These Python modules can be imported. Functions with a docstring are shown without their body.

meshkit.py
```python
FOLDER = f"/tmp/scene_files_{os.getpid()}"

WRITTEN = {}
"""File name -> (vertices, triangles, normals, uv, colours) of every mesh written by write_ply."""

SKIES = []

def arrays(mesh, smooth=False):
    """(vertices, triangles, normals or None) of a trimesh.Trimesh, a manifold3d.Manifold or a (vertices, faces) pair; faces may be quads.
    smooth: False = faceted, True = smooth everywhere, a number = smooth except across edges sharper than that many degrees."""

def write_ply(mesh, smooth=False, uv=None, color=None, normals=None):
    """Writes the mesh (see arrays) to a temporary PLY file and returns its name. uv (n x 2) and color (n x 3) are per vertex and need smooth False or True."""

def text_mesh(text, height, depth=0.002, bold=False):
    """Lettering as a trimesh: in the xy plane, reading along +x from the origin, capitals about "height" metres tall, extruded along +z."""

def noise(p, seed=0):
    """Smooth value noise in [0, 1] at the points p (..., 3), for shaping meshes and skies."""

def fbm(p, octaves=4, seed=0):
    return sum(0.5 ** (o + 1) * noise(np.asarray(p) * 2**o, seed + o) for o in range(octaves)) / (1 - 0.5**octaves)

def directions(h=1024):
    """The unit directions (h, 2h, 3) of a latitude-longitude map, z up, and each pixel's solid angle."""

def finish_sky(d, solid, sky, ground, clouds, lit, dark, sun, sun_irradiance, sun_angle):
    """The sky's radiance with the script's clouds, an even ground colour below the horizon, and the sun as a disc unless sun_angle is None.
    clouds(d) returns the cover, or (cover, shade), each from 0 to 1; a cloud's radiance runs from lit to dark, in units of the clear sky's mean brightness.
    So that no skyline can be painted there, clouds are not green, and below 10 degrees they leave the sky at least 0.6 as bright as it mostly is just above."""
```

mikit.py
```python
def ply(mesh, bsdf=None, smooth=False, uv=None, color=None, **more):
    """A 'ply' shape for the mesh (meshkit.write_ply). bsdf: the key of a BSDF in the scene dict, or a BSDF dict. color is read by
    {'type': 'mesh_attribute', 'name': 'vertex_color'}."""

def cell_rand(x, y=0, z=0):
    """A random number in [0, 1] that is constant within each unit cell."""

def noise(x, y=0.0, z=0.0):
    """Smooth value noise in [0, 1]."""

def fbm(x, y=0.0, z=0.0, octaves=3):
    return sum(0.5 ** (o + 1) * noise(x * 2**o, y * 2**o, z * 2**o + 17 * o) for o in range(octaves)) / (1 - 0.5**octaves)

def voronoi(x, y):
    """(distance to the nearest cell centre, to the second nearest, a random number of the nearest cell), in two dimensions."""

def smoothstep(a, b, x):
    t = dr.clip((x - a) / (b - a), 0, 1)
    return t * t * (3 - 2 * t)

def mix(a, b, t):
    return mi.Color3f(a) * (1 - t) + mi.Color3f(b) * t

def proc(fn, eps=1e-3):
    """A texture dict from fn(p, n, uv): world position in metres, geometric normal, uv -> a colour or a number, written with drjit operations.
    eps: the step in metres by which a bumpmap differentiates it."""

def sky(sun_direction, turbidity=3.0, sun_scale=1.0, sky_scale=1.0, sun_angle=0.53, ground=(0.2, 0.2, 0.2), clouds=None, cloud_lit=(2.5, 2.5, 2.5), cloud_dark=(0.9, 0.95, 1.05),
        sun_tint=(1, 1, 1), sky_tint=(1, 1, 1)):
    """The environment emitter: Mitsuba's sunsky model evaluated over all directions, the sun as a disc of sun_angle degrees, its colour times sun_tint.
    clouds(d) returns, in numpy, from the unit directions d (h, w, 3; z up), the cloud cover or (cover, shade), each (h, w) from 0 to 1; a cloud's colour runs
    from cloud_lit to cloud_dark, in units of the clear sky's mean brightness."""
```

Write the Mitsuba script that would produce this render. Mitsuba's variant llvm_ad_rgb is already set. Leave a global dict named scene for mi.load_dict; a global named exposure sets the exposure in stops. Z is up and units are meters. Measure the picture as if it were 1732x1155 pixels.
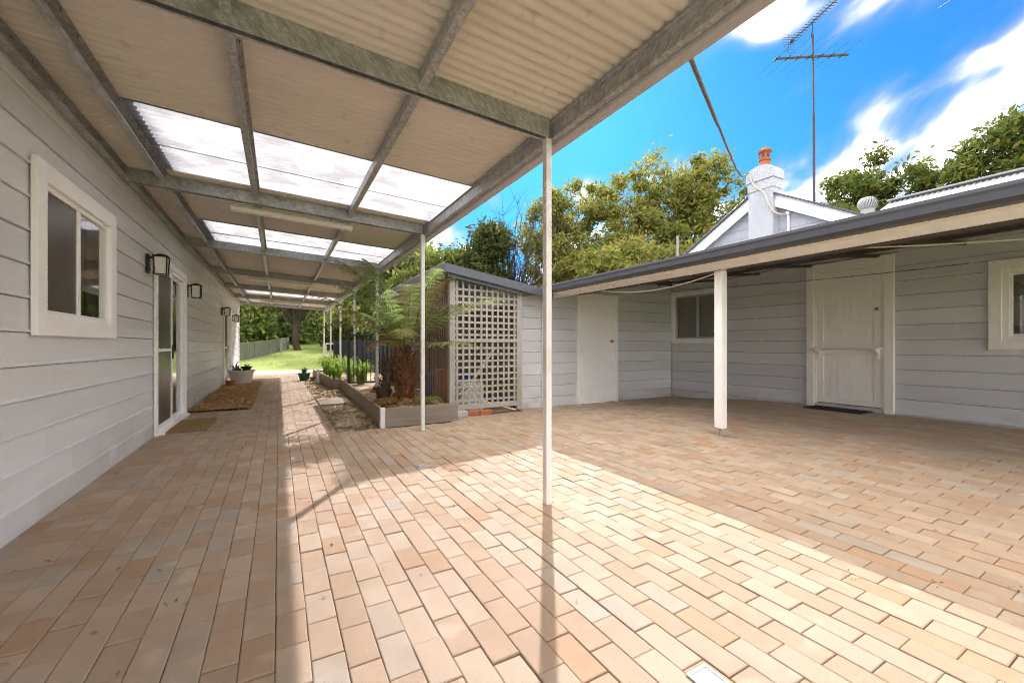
import math, numpy as np, trimesh, drjit as dr, mitsuba as mi, mikit, meshkit
import shapely.geometry as sg
from mitsuba import ScalarTransform4f as T
from mikit import proc, noise, fbm, voronoi, smoothstep, mix

# ------------------------------------------------------------------ camera, sky, exposure
EYE = 1.15
YAW = math.atan(395 / 708.0)
FW = np.array([math.sin(YAW), math.cos(YAW), 0.0])
scene, labels = {}, {}
scene['camera'] = {'type': 'perspective', 'fov': math.degrees(2 * math.atan(866 / 708.0)), 'fov_axis': 'x',
                   'near_clip': 0.05, 'far_clip': 900.0, 'principal_point_offset_y': -0.0061,
                   'to_world': T().look_at(origin=[0, 0, EYE], target=[float(FW[0]), float(FW[1]), EYE], up=[0, 0, 1])}
SUN_AZ, SUN_EL = math.radians(33.8), math.radians(38.9)
SUN = [math.sin(SUN_AZ) * math.cos(SUN_EL), math.cos(SUN_AZ) * math.cos(SUN_EL), math.sin(SUN_EL)]


def clouds(d):
    z = np.maximum(d[..., 2], 0.02)
    u, v = d[..., 0] / (z + 0.25), d[..., 1] / (z + 0.25)
    w = meshkit.fbm(np.stack([u * 1.6, v * 1.6, 0 * u + 7.7], -1), 4, 3) - 0.5
    p, q = u * np.cos(1.0) + v * np.sin(1.0), -u * np.sin(1.0) + v * np.cos(1.0)
    n = meshkit.fbm(np.stack([p * 2.0 + w * 2.6, q * 4.6 + w * 2.4, 0 * u + 2.3], -1), 6, 11)
    m = meshkit.fbm(np.stack([p * 4.2 + w * 5, q * 10 - w * 6, 0 * u + 4.3], -1), 6, 31)
    big = meshkit.fbm(np.stack([u * 0.9, v * 0.9, 0 * u + 5.1], -1), 3, 29)
    az, el = np.degrees(np.arctan2(d[..., 0], d[..., 1])), np.degrees(np.arcsin(np.clip(d[..., 2], -1, 1)))
    t = 0.45 * n + 0.55 * m + 0.40 * (big - 0.5) - 0.215
    for a, e, ra, re, k in ((52, 26, 37, 18, -0.13), (71, 22, 9, 5, 0.02), (76, 30, 8, 4, -0.03), (64, 33, 9, 2.2, 0.12), (45, 21, 8, 2.2, 0.10), (82, 33, 9, 4, 0.09), (60, 16, 12, 4, 0.06), (44, 33, 10, 7, -0.16), (28, 22, 16, 10, -0.15), (58, 24, 6, 3.5, -0.06), (82, 22, 5, 4, -0.10), (83, 16, 8, 5, -0.12), (54, 27, 7, 3, -0.08), (66, 29, 9, 2, -0.09), (60, 16, 12, 4, 0.0)):
        t = t + k * np.exp(-(((az - a) / ra) ** 2 + ((el - e) / re) ** 2))
    c = np.clip(t / 0.36, 0, 1)
    c = c * c * (3 - 2 * c)
    return 0.96 * c ** 1.3, 1 - np.clip((t - 0.10) / 0.34, 0, 1) ** 2      # thin cloud is dim, thick cloud bright


scene['sky_light'] = mikit.sky(SUN, turbidity=3.0, sun_scale=0.41, sky_scale=1.15, sun_angle=0.6, clouds=clouds, cloud_lit=(30.5, 28.2, 26.0),
                               cloud_dark=(2.0, 1.95, 1.9), sky_tint=(0.05, 0.215, 0.42), sun_tint=(0.86, 1.0, 1.40), ground=(0.22, 0.2, 0.16))
exposure = 3.85

R = np.random.default_rng(12)

# ------------------------------------------------------------------ helpers
counts = {}


def numbered(name):
    n = counts.get(name, 0)
    counts[name] = n + 1
    return name if n == 0 else f'{name}_{n:03d}'


def tag(key, label=None, cat=None, group=None, kind=None):
    e = labels.setdefault(key, {})
    for k, v in (('label', label), ('category', cat), ('group', group), ('kind', kind)):
        if v:
            e[k] = v
    return key


def thing(name, label, cat, group=None):
    return tag(numbered(name), label, cat, group)


def put(name, mesh, bsdf, parent=None, smooth=False, uv=None):
    key = numbered(parent + '__' + name if parent else name)
    scene[key] = mikit.ply(mesh, bsdf, smooth=smooth, uv=uv)
    return key


class MB:
    """Collects vertices, triangles and uv into one mesh."""
    def __init__(s):
        s.v, s.f, s.u, s.n = [], [], [], 0

    def add(s, v, f, uv=None):
        v = np.asarray(v, float)
        s.v.append(v)
        s.f.append(np.asarray(f, int) + s.n)
        s.u.append(np.zeros((len(v), 2)) if uv is None else np.broadcast_to(np.asarray(uv, float), (len(v), 2)))
        s.n += len(v)
        return s

    def mesh(s):
        return np.vstack(s.v), np.vstack(s.f)

    def uv(s):
        return np.vstack(s.u)

    def box(s, x0, x1, y0, y1, z0, z1, c=0.0, rot=None, at=None, uv=None):
        v, f = cbox(x0, x1, y0, y1, z0, z1, c)
        if rot is not None:
            v = v @ np.asarray(rot).T
        if at is not None:
            v = v + np.asarray(at)
        return s.add(v, f, uv)

    def beam(s, a, b, w, h, c=0.0, up=(0, 0, 1)):
        """A bar of section w x h from a to b."""
        a, b = np.asarray(a, float), np.asarray(b, float)
        L = np.linalg.norm(b - a)
        t = (b - a) / L
        x = np.cross(t, up)
        if np.linalg.norm(x) < 1e-6:
            x = np.cross(t, [0, 1, 0])
        x /= np.linalg.norm(x)
        y = np.cross(x, t)
        v, f = cbox(-w / 2, w / 2, 0, L, -h / 2, h / 2, c)
        return s.add(a + v[:, :1] * x + v[:, 1:2] * t + v[:, 2:] * y, f)

    def tube(s, pts, rad, sides=6, uv=None):
        v, f = tube(pts, rad, sides)
        return s.add(v, f, uv)

    def put(s, name, bsdf, parent=None, smooth=False, uv=False):
        return put(name, s.mesh(), bsdf, parent, smooth, s.uv() if uv else None)


_C = {}


def cbox(x0, x1, y0, y1, z0, z1, c=0.0):
    if c <= 0:
        v = np.array([[x, y, z] for x in (x0, x1) for y in (y0, y1) for z in (z0, z1)], float)
        f = np.array([[0, 1, 3], [0, 3, 2], [4, 6, 7], [4, 7, 5], [0, 4, 5], [0, 5, 1], [2, 3, 7], [2, 7, 6], [0, 2, 6], [0, 6, 4], [1, 5, 7], [1, 7, 3]])
        return v, f
    if 'u' not in _C:
        p = []
        for sx in (-1, 1):
            for sy in (-1, 1):
                for sz in (-1, 1):
                    p += [(sx * 10, sy * 9, sz * 9), (sx * 9, sy * 10, sz * 9), (sx * 9, sy * 9, sz * 10)]
        h = trimesh.Trimesh(np.array(p, float), np.zeros((0, 3), int), process=False).convex_hull
        # map back on sign patterns
        _C['u'] = (np.sign(h.vertices), (np.abs(h.vertices) > 9.5), np.array(h.faces))
    sg_, full, f = _C['u']
    half = np.array([(x1 - x0) / 2, (y1 - y0) / 2, (z1 - z0) / 2])
    mid = np.array([(x1 + x0) / 2, (y1 + y0) / 2, (z1 + z0) / 2])
    c = min(c, 0.45 * half.min())
    v = mid + sg_ * np.where(full, half, half - c)
    return v, f


def tube(pts, rad, sides=6):
    p = np.asarray(pts, float)
    r = np.broadcast_to(np.asarray(rad, float), (len(p),))
    t = np.gradient(p, axis=0)
    t /= np.linalg.norm(t, axis=1, keepdims=True) + 1e-12
    a = np.cross(t, np.where(np.abs(t[:, 2:]) < 0.9, [0, 0, 1.0], [1.0, 0, 0]))
    a /= np.linalg.norm(a, axis=1, keepdims=True) + 1e-12
    b, an = np.cross(t, a), np.arange(sides) * 2 * np.pi / sides
    v = (p[:, None] + r[:, None, None] * (np.cos(an)[None, :, None] * a[:, None] + np.sin(an)[None, :, None] * b[:, None])).reshape(-1, 3)
    i, j = np.meshgrid(np.arange(len(p) - 1), np.arange(sides), indexing='ij')
    q = np.stack([i * sides + j, i * sides + (j + 1) % sides, (i + 1) * sides + (j + 1) % sides, (i + 1) * sides + j], -1).reshape(-1, 4)
    f = np.vstack([q[:, [0, 1, 2]], q[:, [0, 2, 3]]])
    n = len(p)
    v = np.vstack([v, p[:1], p[-1:]])
    k = np.arange(sides)
    f = np.vstack([f, np.stack([(k + 1) % sides, k, np.full(sides, n * sides)], -1),
                   np.stack([(n - 1) * sides + k, (n - 1) * sides + (k + 1) % sides, np.full(sides, n * sides + 1)], -1)])
    return v, f


def lathe(profile, at, sides=24):
    """profile: (radius, z) from bottom to top, closed at both ends."""
    pr = np.asarray(profile, float)
    an = np.arange(sides) * 2 * np.pi / sides
    v = np.stack([pr[:, None, 0] * np.cos(an), pr[:, None, 0] * np.sin(an), np.broadcast_to(pr[:, None, 1], (len(pr), sides))], -1).reshape(-1, 3)
    i, j = np.meshgrid(np.arange(len(pr) - 1), np.arange(sides), indexing='ij')
    q = np.stack([i * sides + j, i * sides + (j + 1) % sides, (i + 1) * sides + (j + 1) % sides, (i + 1) * sides + j], -1).reshape(-1, 4)
    return v + np.asarray(at), np.vstack([q[:, [0, 1, 2]], q[:, [0, 2, 3]]])


def prism(poly, t0, t1, axis='y'):
    """Polygon (a, b) pulled along an axis: axis y -> (a=x, b=z); axis x -> (a=y, b=z); axis z -> (a=x, b=y)."""
    P = poly if isinstance(poly, sg.Polygon) else sg.Polygon(poly)
    m = trimesh.creation.extrude_polygon(P, t1 - t0, engine='earcut')
    v, f = np.array(m.vertices), np.array(m.faces)
    a, b, t = v[:, 0], v[:, 1], v[:, 2] + t0
    if axis == 'y':
        return np.stack([a, t, b], -1), f[:, ::-1]
    if axis == 'x':
        return np.stack([t, a, b], -1), f
    return np.stack([a, b, t], -1), f


def place(vf, m):
    v, f = vf
    m = np.asarray(m, float)
    return v @ m[:3, :3].T + m[:3, 3], f


def rotz(a):
    c, s = math.cos(a), math.sin(a)
    return np.array([[c, -s, 0], [s, c, 0], [0, 0, 1.0]])


def sheet(xs, ys, zf):
    X, Y = np.meshgrid(xs, ys, indexing='ij')
    v = np.stack([X, Y, zf(X, Y)], -1).reshape(-1, 3)
    n, m = len(xs), len(ys)
    i, j = np.meshgrid(np.arange(n - 1), np.arange(m - 1), indexing='ij')
    q = np.stack([i * m + j, (i + 1) * m + j, (i + 1) * m + j + 1, i * m + j + 1], -1).reshape(-1, 4)
    return v, np.vstack([q[:, [0, 1, 2]], q[:, [0, 2, 3]]])


def sst(a, b, x):
    t = np.clip((np.asarray(x, float) - a) / (b - a), 0, 1)
    return t * t * (3 - 2 * t)


def gz(x, y):
    """The paving rises gently towards the old house."""
    return 0.145 * sst(1.9, 6.2, x) * sst(6.6, 4.0, y)


# ------------------------------------------------------------------ materials
def rgb(*c):
    return {'type': 'rgb', 'value': list(c)}


def mat(name, color, rough=0.6, spec=0.4, metallic=0.0, bump=None, scale=1.0, two=True, **kw):
    d = {'type': 'principled', 'base_color': color if isinstance(color, dict) else rgb(*color), 'roughness': rough, 'specular': spec, 'metallic': metallic, **kw}
    if bump is not None:
        d = {'type': 'bumpmap', 'arbitrary': bump, 'scale': scale, 'nested': d}
        d = {'type': 'bumpmap', 'texture': bump, 'scale': scale, 'bsdf': d['nested']}
    scene[name] = {'type': 'twosided', 'bsdf': d} if two else d


def paver_col(p, n, uv):
    k = dr.floor(uv.x)
    a, b = mikit.cell_rand(k, 1), mikit.cell_rand(k, 2)
    base = mix((0.315, 0.226, 0.158), (0.355, 0.275, 0.206), smoothstep(0.1, 0.9, a))
    base = mix(base, (0.32, 0.205, 0.125), smoothstep(0.80, 0.97, b) * 0.75)
    base = mix(base, (0.31, 0.27, 0.22), smoothstep(0.16, 0.05, b) * 0.8)
    blot = fbm(p.x * 9, p.y * 9, k * 3.1, octaves=3)
    speck = noise(p.x * 260, p.y * 260, 3.0)
    big = fbm(p.x * 0.9, p.y * 0.9, 4.0, octaves=3)
    base = base * (0.88 + 0.22 * blot) * (0.94 + 0.12 * speck) * (0.90 + 0.20 * big)
    dirt = smoothstep(0.60, 0.74, fbm(p.x * 2.3 + 9, p.y * 2.3, 1.0, octaves=4))
    base = mix(base, (0.25, 0.175, 0.115), dirt * 0.30)
    pale = smoothstep(0.66, 0.80, fbm(p.x * 5.0 + 31, p.y * 5.0, k * 1.7, octaves=3))
    return mix(base, (0.50, 0.43, 0.35), pale * 0.35)


mat('m_paver', proc(paver_col), rough=0.8, spec=0.25, bump=proc(lambda p, n, uv: fbm(p.x * 120, p.y * 120, 2.0, octaves=2)), scale=0.0012)
mat('m_joint', proc(lambda p, n, uv: mix((0.085, 0.06, 0.042), (0.19, 0.145, 0.10), fbm(p.x * 6, p.y * 6, 1.0) )), rough=0.95, spec=0.1)


CLADS = {}


def clad_set(name, base, old):
    for i, k in enumerate((1.0, 0.955, 1.04)):
        def fn(p, n, uv, k=k):
            v = fbm(p.x * 0.7, p.y * 0.7, p.z * 2.3, octaves=3)
            g = fbm(p.x * 3 + p.y * 3, p.z * 40, 2.0, octaves=2)
            c = mi.Color3f(*base) * k * (0.91 + 0.11 * v + 0.06 * g)
            splash = smoothstep(0.42, 0.62, fbm(p.x * 2.5 + p.y * 2.5, p.z * 4, 7.0, octaves=3)) * smoothstep(0.42, 0.0, p.z + 0.25 * (v - 0.5))
            return mix(c, (0.36, 0.31, 0.26), splash * old)
        mat(f'{name}_{i}', proc(fn), rough=0.45, spec=0.4)
    CLADS[name] = [f'{name}_{i}' for i in range(3)]


def clad_col(p, n, uv):
    v = fbm(p.x * 0.7, p.y * 0.7, p.z * 2.3, octaves=3)
    g = fbm(p.x * 3 + p.y * 3, p.z * 40, 2.0, octaves=2)
    return mi.Color3f(0.44, 0.42, 0.395) * (0.92 + 0.10 * v + 0.05 * g)


mat('m_clad', proc(clad_col), rough=0.45, spec=0.4)


clad_set('k_clad', (0.585, 0.59, 0.605), 0.30)
clad_set('k_clad_old', (0.56, 0.57, 0.59), 0.45)


def clad2_col(p, n, uv):
    v = fbm(p.x * 0.9, p.y * 0.9, p.z * 2.0, octaves=3)
    g = fbm(p.x * 4 + p.y * 4, p.z * 45, 5.0, octaves=2)
    low = smoothstep(0.5, 0.62, fbm(p.x * 3, p.y * 3, p.z * 5, octaves=3)) * smoothstep(0.5, 0.0, p.z)
    c = mi.Color3f(0.40, 0.385, 0.36) * (0.90 + 0.13 * v + 0.07 * g)
    return mix(c, (0.27, 0.24, 0.20), low * 0.45)


mat('m_clad_old', proc(clad2_col), rough=0.5, spec=0.35)
mat('m_white', proc(lambda p, n, uv: mi.Color3f(0.84, 0.83, 0.82) * (0.93 + 0.09 * fbm(p.x * 5 + p.y * 5, p.z * 9, 1.0))), rough=0.42, spec=0.45)


def door_col(p, n, uv):
    m = smoothstep(0.55, 0.8, fbm(p.y * 4 + p.x * 4, p.z * 2.0, 3.0, octaves=4))
    return mix((0.80, 0.775, 0.74), (0.70, 0.66, 0.60), m * 0.4)


mat('m_cream', proc(door_col), rough=0.5, spec=0.35)


def galv_col(p, n, uv):
    a = voronoi(p.x * 55 - p.y * 30 + p.z * 25, p.x * 20 + p.y * 45 + p.z * 50)[2]
    s = 0.45 + 0.55 * noise(p.x * 85 + 3, p.y * 85, p.z * 85)
    g = fbm(p.x * 6, p.y * 6, p.z * 6, octaves=3)
    rust = smoothstep(0.62, 0.80, fbm(p.x * 3 + 8, p.y * 3, p.z * 14, octaves=4))
    c = mi.Color3f(0.40, 0.41, 0.43) * (0.46 + 0.55 * a * s + 0.50 * g)
    return mix(c, (0.24, 0.17, 0.12), rust * 0.35)


mat('m_galv', proc(galv_col), rough=0.42, spec=0.5, metallic=0.3)


def sheet_col(p, n, uv):
    v = fbm(p.x * 1.2, p.y * 3.0, 3.0, octaves=4)
    streak = fbm(p.x * 0.5, p.y * 5.0, 9.0, octaves=3)
    spot = smoothstep(0.72, 0.86, fbm(p.x * 14, p.y * 14, 2.0, octaves=3))
    c = mix((0.54, 0.495, 0.445), (0.66, 0.615, 0.565), 0.6 * v + 0.5 * streak - 0.05)
    return mix(c, (0.30, 0.25, 0.19), spot * 0.30)


mat('m_roof_under', proc(sheet_col), rough=0.5, spec=0.35)
scene['m_skylight'] = {'type': 'principledthin', 'base_color': proc(lambda p, n, uv: mi.Color3f(0.37, 0.37, 0.385) * (0.72 + 0.32 * smoothstep(0.25, 0.6, fbm(p.x * 4, p.y * 5, 1.0, octaves=4)))),
                       'roughness': 0.5, 'diff_trans': 1.25, 'spec_trans': 0.0, 'eta': 1.4}
mat('m_zinc_roof', (0.30, 0.31, 0.325), rough=0.6, spec=0.3, metallic=0.15)
mat('m_dark_trim', (0.075, 0.085, 0.105), rough=0.38, spec=0.45)
mat('m_brown_dark', (0.085, 0.065, 0.055), rough=0.6, spec=0.3)
mat('m_post_white', proc(lambda p, n, uv: mix((0.68, 0.67, 0.665), (0.54, 0.49, 0.43), smoothstep(0.58, 0.8, fbm(p.x * 9 + p.y * 7, p.z * 5, 1.0, octaves=3)) * 0.5)), rough=0.45, spec=0.4)
mat('m_gutter_grey', (0.40, 0.385, 0.40), rough=0.4)
mat('m_black', (0.018, 0.018, 0.02), rough=0.4, spec=0.5)
mat('m_alu', (0.42, 0.43, 0.44), rough=0.35, spec=0.5, metallic=0.4)
mat('m_screen', proc(lambda p, n, uv: mi.Color3f(0.075, 0.066, 0.058) * (0.85 + 0.3 * noise(p.y * 900, p.z * 900, 1.0))), rough=0.3, spec=0.3)
scene['m_glass'] = {'type': 'thindielectric', 'int_ior': 1.5}
mat('m_frost', (0.72, 0.70, 0.66), rough=0.3, spec=0.5)
mat('m_joint_dark', (0.10, 0.09, 0.085), rough=0.9, spec=0.1)
mat('m_room', (0.25, 0.23, 0.2), rough=0.9, spec=0.1)
mat('m_curtain', (0.50, 0.34, 0.11), rough=0.85, spec=0.1)
mat('m_blind', (0.30, 0.29, 0.26), rough=0.6, spec=0.3)
mat('m_brass', (0.42, 0.29, 0.12), rough=0.3, spec=0.5, metallic=0.85)


def wood_col(p, n, uv):
    g = fbm(p.x * 30 + p.y * 30, p.z * 3.0, 1.0, octaves=3)
    w = fbm(p.x * 4, p.y * 4, p.z * 1.5, octaves=3)
    moss = smoothstep(0.45, 0.65, fbm(p.x * 5, p.y * 5, p.z * 4 + 3, octaves=3)) * smoothstep(0.9, 0.1, p.z)
    c = mix((0.29, 0.275, 0.25), (0.48, 0.46, 0.42), 0.55 * g + 0.45 * w)
    return mix(c, (0.33, 0.34, 0.20), moss * 0.6)


mat('m_wood_grey', proc(wood_col), rough=0.8, spec=0.2)
mat('m_wood_brown', proc(lambda p, n, uv: mix((0.20, 0.145, 0.105), (0.36, 0.27, 0.20), fbm(p.x * 20, p.y * 20, p.z * 2.0))), rough=0.8, spec=0.2)
mat('m_sleeper', proc(lambda p, n, uv: mix((0.19, 0.15, 0.125), (0.29, 0.25, 0.20), fbm(p.x * 3 + p.y * 3, p.z * 30, 1.0, octaves=4))), rough=0.85, spec=0.15,
    bump=proc(lambda p, n, uv: fbm(p.x * 9 + p.y * 9, p.z * 90, 1.0, octaves=2)), scale=0.004)


def soil_col(p, n, uv):
    a = fbm(p.x * 3.5, p.y * 3.5, 1.0, octaves=4)
    b = noise(p.x * 60, p.y * 60, 2.0)
    return mix((0.22, 0.155, 0.10), (0.50, 0.40, 0.28), smoothstep(0.3, 0.7, a) * 0.8 + 0.2 * b)


mat('m_soil', proc(soil_col), rough=0.95, spec=0.1)
mat('m_mulch', proc(lambda p, n, uv: mix(mix((0.28, 0.15, 0.07), (0.60, 0.37, 0.17), mikit.cell_rand(dr.floor(uv.x), 1)), (0.64, 0.48, 0.27), smoothstep(0.70, 0.95, mikit.cell_rand(dr.floor(uv.x), 2)))), rough=0.9, spec=0.1)


def lawn_col(p, n, uv):
    a = fbm(p.x * 0.5, p.y * 0.25, 1.0, octaves=4)
    b = noise(p.x * 9, p.y * 4, 2.0)
    c = mix((0.085, 0.13, 0.03), (0.20, 0.225, 0.075), 0.7 * a + 0.4 * b - 0.05)
    return c


mat('m_lawn', proc(lawn_col), rough=0.9, spec=0.1)
mat('m_concrete', proc(lambda p, n, uv: mi.Color3f(0.45, 0.43, 0.40) * (0.7 + 0.5 * fbm(p.x * 4, p.y * 4, p.z * 4, octaves=4))), rough=0.9, spec=0.15)
mat('m_slab', proc(lambda p, n, uv: mix((0.24, 0.195, 0.145), (0.40, 0.345, 0.28), fbm(p.x * 5, p.y * 5, 2.0, octaves=4))), rough=0.95, spec=0.1)
mat('m_render', proc(lambda p, n, uv: mi.Color3f(0.43, 0.455, 0.50) * (0.9 + 0.14 * fbm(p.x * 5, p.y * 5, p.z * 3, octaves=4))), rough=1.0, spec=0.0)
mat('m_terracotta', proc(lambda p, n, uv: mi.Color3f(0.30, 0.095, 0.05) * (0.7 + 0.6 * fbm(p.x * 14, p.y * 14, p.z * 14))), rough=0.8, spec=0.2)
mat('m_pot_white', proc(lambda p, n, uv: mi.Color3f(0.55, 0.52, 0.46) * (0.85 + 0.25 * fbm(p.x * 6, p.y * 6, p.z * 6))), rough=0.7, spec=0.25)
mat('m_pot_green', (0.02, 0.10, 0.055), rough=0.35)
mat('m_blue', (0.03, 0.10, 0.30), rough=0.5)
mat('m_coir', proc(lambda p, n, uv: mix((0.10, 0.065, 0.03), (0.34, 0.23, 0.11), noise(p.x * 90, p.y * 160, 1.0) * 0.6 + 0.4 * fbm(p.x * 4, p.y * 4, 2.0))), rough=0.95, spec=0.05)
mat('m_rubber', proc(lambda p, n, uv: mi.Color3f(0.022, 0.02, 0.02) * (0.7 + 0.8 * fbm(p.x * 30, p.y * 30, 1.0))), rough=0.7, spec=0.3)
mat('m_dark_panel', proc(lambda p, n, uv: mi.Color3f(0.035, 0.042, 0.055) * (0.8 + 0.4 * fbm(p.x * 3, p.y * 3, p.z * 3))), rough=0.6, spec=0.3)
mat('m_green_fence', proc(lambda p, n, uv: mi.Color3f(0.15, 0.16, 0.115) * (0.8 + 0.4 * fbm(p.x * 2, p.y * 2, p.z * 2))), rough=0.7, spec=0.2)
mat('m_cable', (0.13, 0.115, 0.10), rough=0.7)
mat('m_cable_pale', (0.55, 0.47, 0.41), rough=0.7)
mat('m_rope', (0.62, 0.60, 0.55), rough=0.9)
mat('m_rope_blue', proc(lambda p, n, uv: mix((0.06, 0.07, 0.22), (0.5, 0.5, 0.55), smoothstep(0.66, 0.70, noise(p.x * 26, p.y * 26, p.z * 26)))), rough=0.9)
mat('m_brick', proc(lambda p, n, uv: mi.Color3f(0.38, 0.145, 0.075) * (0.7 + 0.6 * fbm(p.x * 18, p.y * 18, p.z * 18))), rough=0.9, spec=0.1)


def bark(name, a, b, s=1.0):
    mat(name, proc(lambda p, n, uv: mix(a, b, fbm(p.x * 9 * s, p.y * 9 * s, p.z * 2.5 * s, octaves=3))), rough=0.9, spec=0.1)


bark('m_bark', (0.04, 0.033, 0.027), (0.13, 0.105, 0.085))
bark('m_fern_trunk', (0.065, 0.032, 0.017), (0.25, 0.12, 0.055), 3.0)
bark('m_fern_dark', (0.045, 0.03, 0.022), (0.15, 0.095, 0.06), 3.0)


def leafmat(name, a, b, c, trans=0.75, rough=0.45):
    def fn(p, n, uv):
        k = dr.floor(uv.x)
        t = mikit.cell_rand(k, 5)
        col = mix(a, b, t)
        return mix(col, c, smoothstep(0.72, 0.97, mikit.cell_rand(k, 9)))
    scene[name] = {'type': 'principledthin', 'base_color': proc(fn), 'roughness': rough, 'diff_trans': trans, 'spec_trans': 0.0, 'eta': 1.35}


leafmat('m_leaf_gold', (0.135, 0.170, 0.042), (0.275, 0.29, 0.08), (0.42, 0.32, 0.10), trans=1.0)
leafmat('m_leaf_green', (0.063, 0.099, 0.025), (0.133, 0.162, 0.041), (0.22, 0.197, 0.058), trans=0.85)
leafmat('m_leaf_dark', (0.036, 0.06, 0.022), (0.084, 0.108, 0.036), (0.156, 0.132, 0.048), trans=0.85)
leafmat('m_leaf_wood', (0.108, 0.18, 0.068), (0.288, 0.348, 0.108), (0.576, 0.528, 0.168), trans=1.0)
leafmat('m_fern', (0.17, 0.25, 0.075), (0.30, 0.37, 0.13), (0.40, 0.39, 0.17), trans=1.0)
leafmat('m_fern_brown', (0.25, 0.19, 0.07), (0.38, 0.29, 0.12), (0.28, 0.27, 0.09), trans=0.8)
leafmat('m_frond_dead', (0.26, 0.14, 0.05), (0.42, 0.25, 0.10), (0.20, 0.10, 0.04), trans=0.5)
leafmat('m_strap', (0.15, 0.29, 0.04), (0.28, 0.44, 0.08), (0.38, 0.42, 0.12), trans=1.0)
leafmat('m_weed', (0.10, 0.16, 0.03), (0.18, 0.22, 0.05), (0.30, 0.24, 0.08), trans=0.7)

# ------------------------------------------------------------------ the ground
def ground_z(X, Y):
    """A level site whose lawn climbs a bank behind the houses."""
    return -0.045 + 2.3 * sst(27, 75, Y) * (0.75 + 0.35 * sst(-8, 14, X)) - 0.02 * sst(20, 23, Y)


put('ground', sheet(np.r_[-400, -150, np.arange(-60, 61, 4.0), 150, 400], np.r_[-300, -60, np.arange(-20, 24, 4.0), np.arange(24, 100, 3.0), 160, 600], lambda X, Y: ground_z(X, Y) - 0.03), 'm_lawn', smooth=True)
tag('ground', kind='structure')
put('lawn', sheet(np.arange(-14, 30.1, 1.0), np.r_[np.arange(22.2, 40, 0.6), np.arange(40, 80, 2.0)],
    lambda X, Y: ground_z(X, Y) + 0.06 * (meshkit.fbm(np.stack([X * 0.4, Y * 0.4, 0 * X], -1), 3) - 0.5) + 0.22 * sst(29.0, 30.5, Y) - 0.02), 'm_lawn', smooth=True)
tag('lawn', kind='structure')
bv, bf = cbox(-8, 14, 19.75, 22.3, -0.12, -0.005, 0.02)
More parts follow.
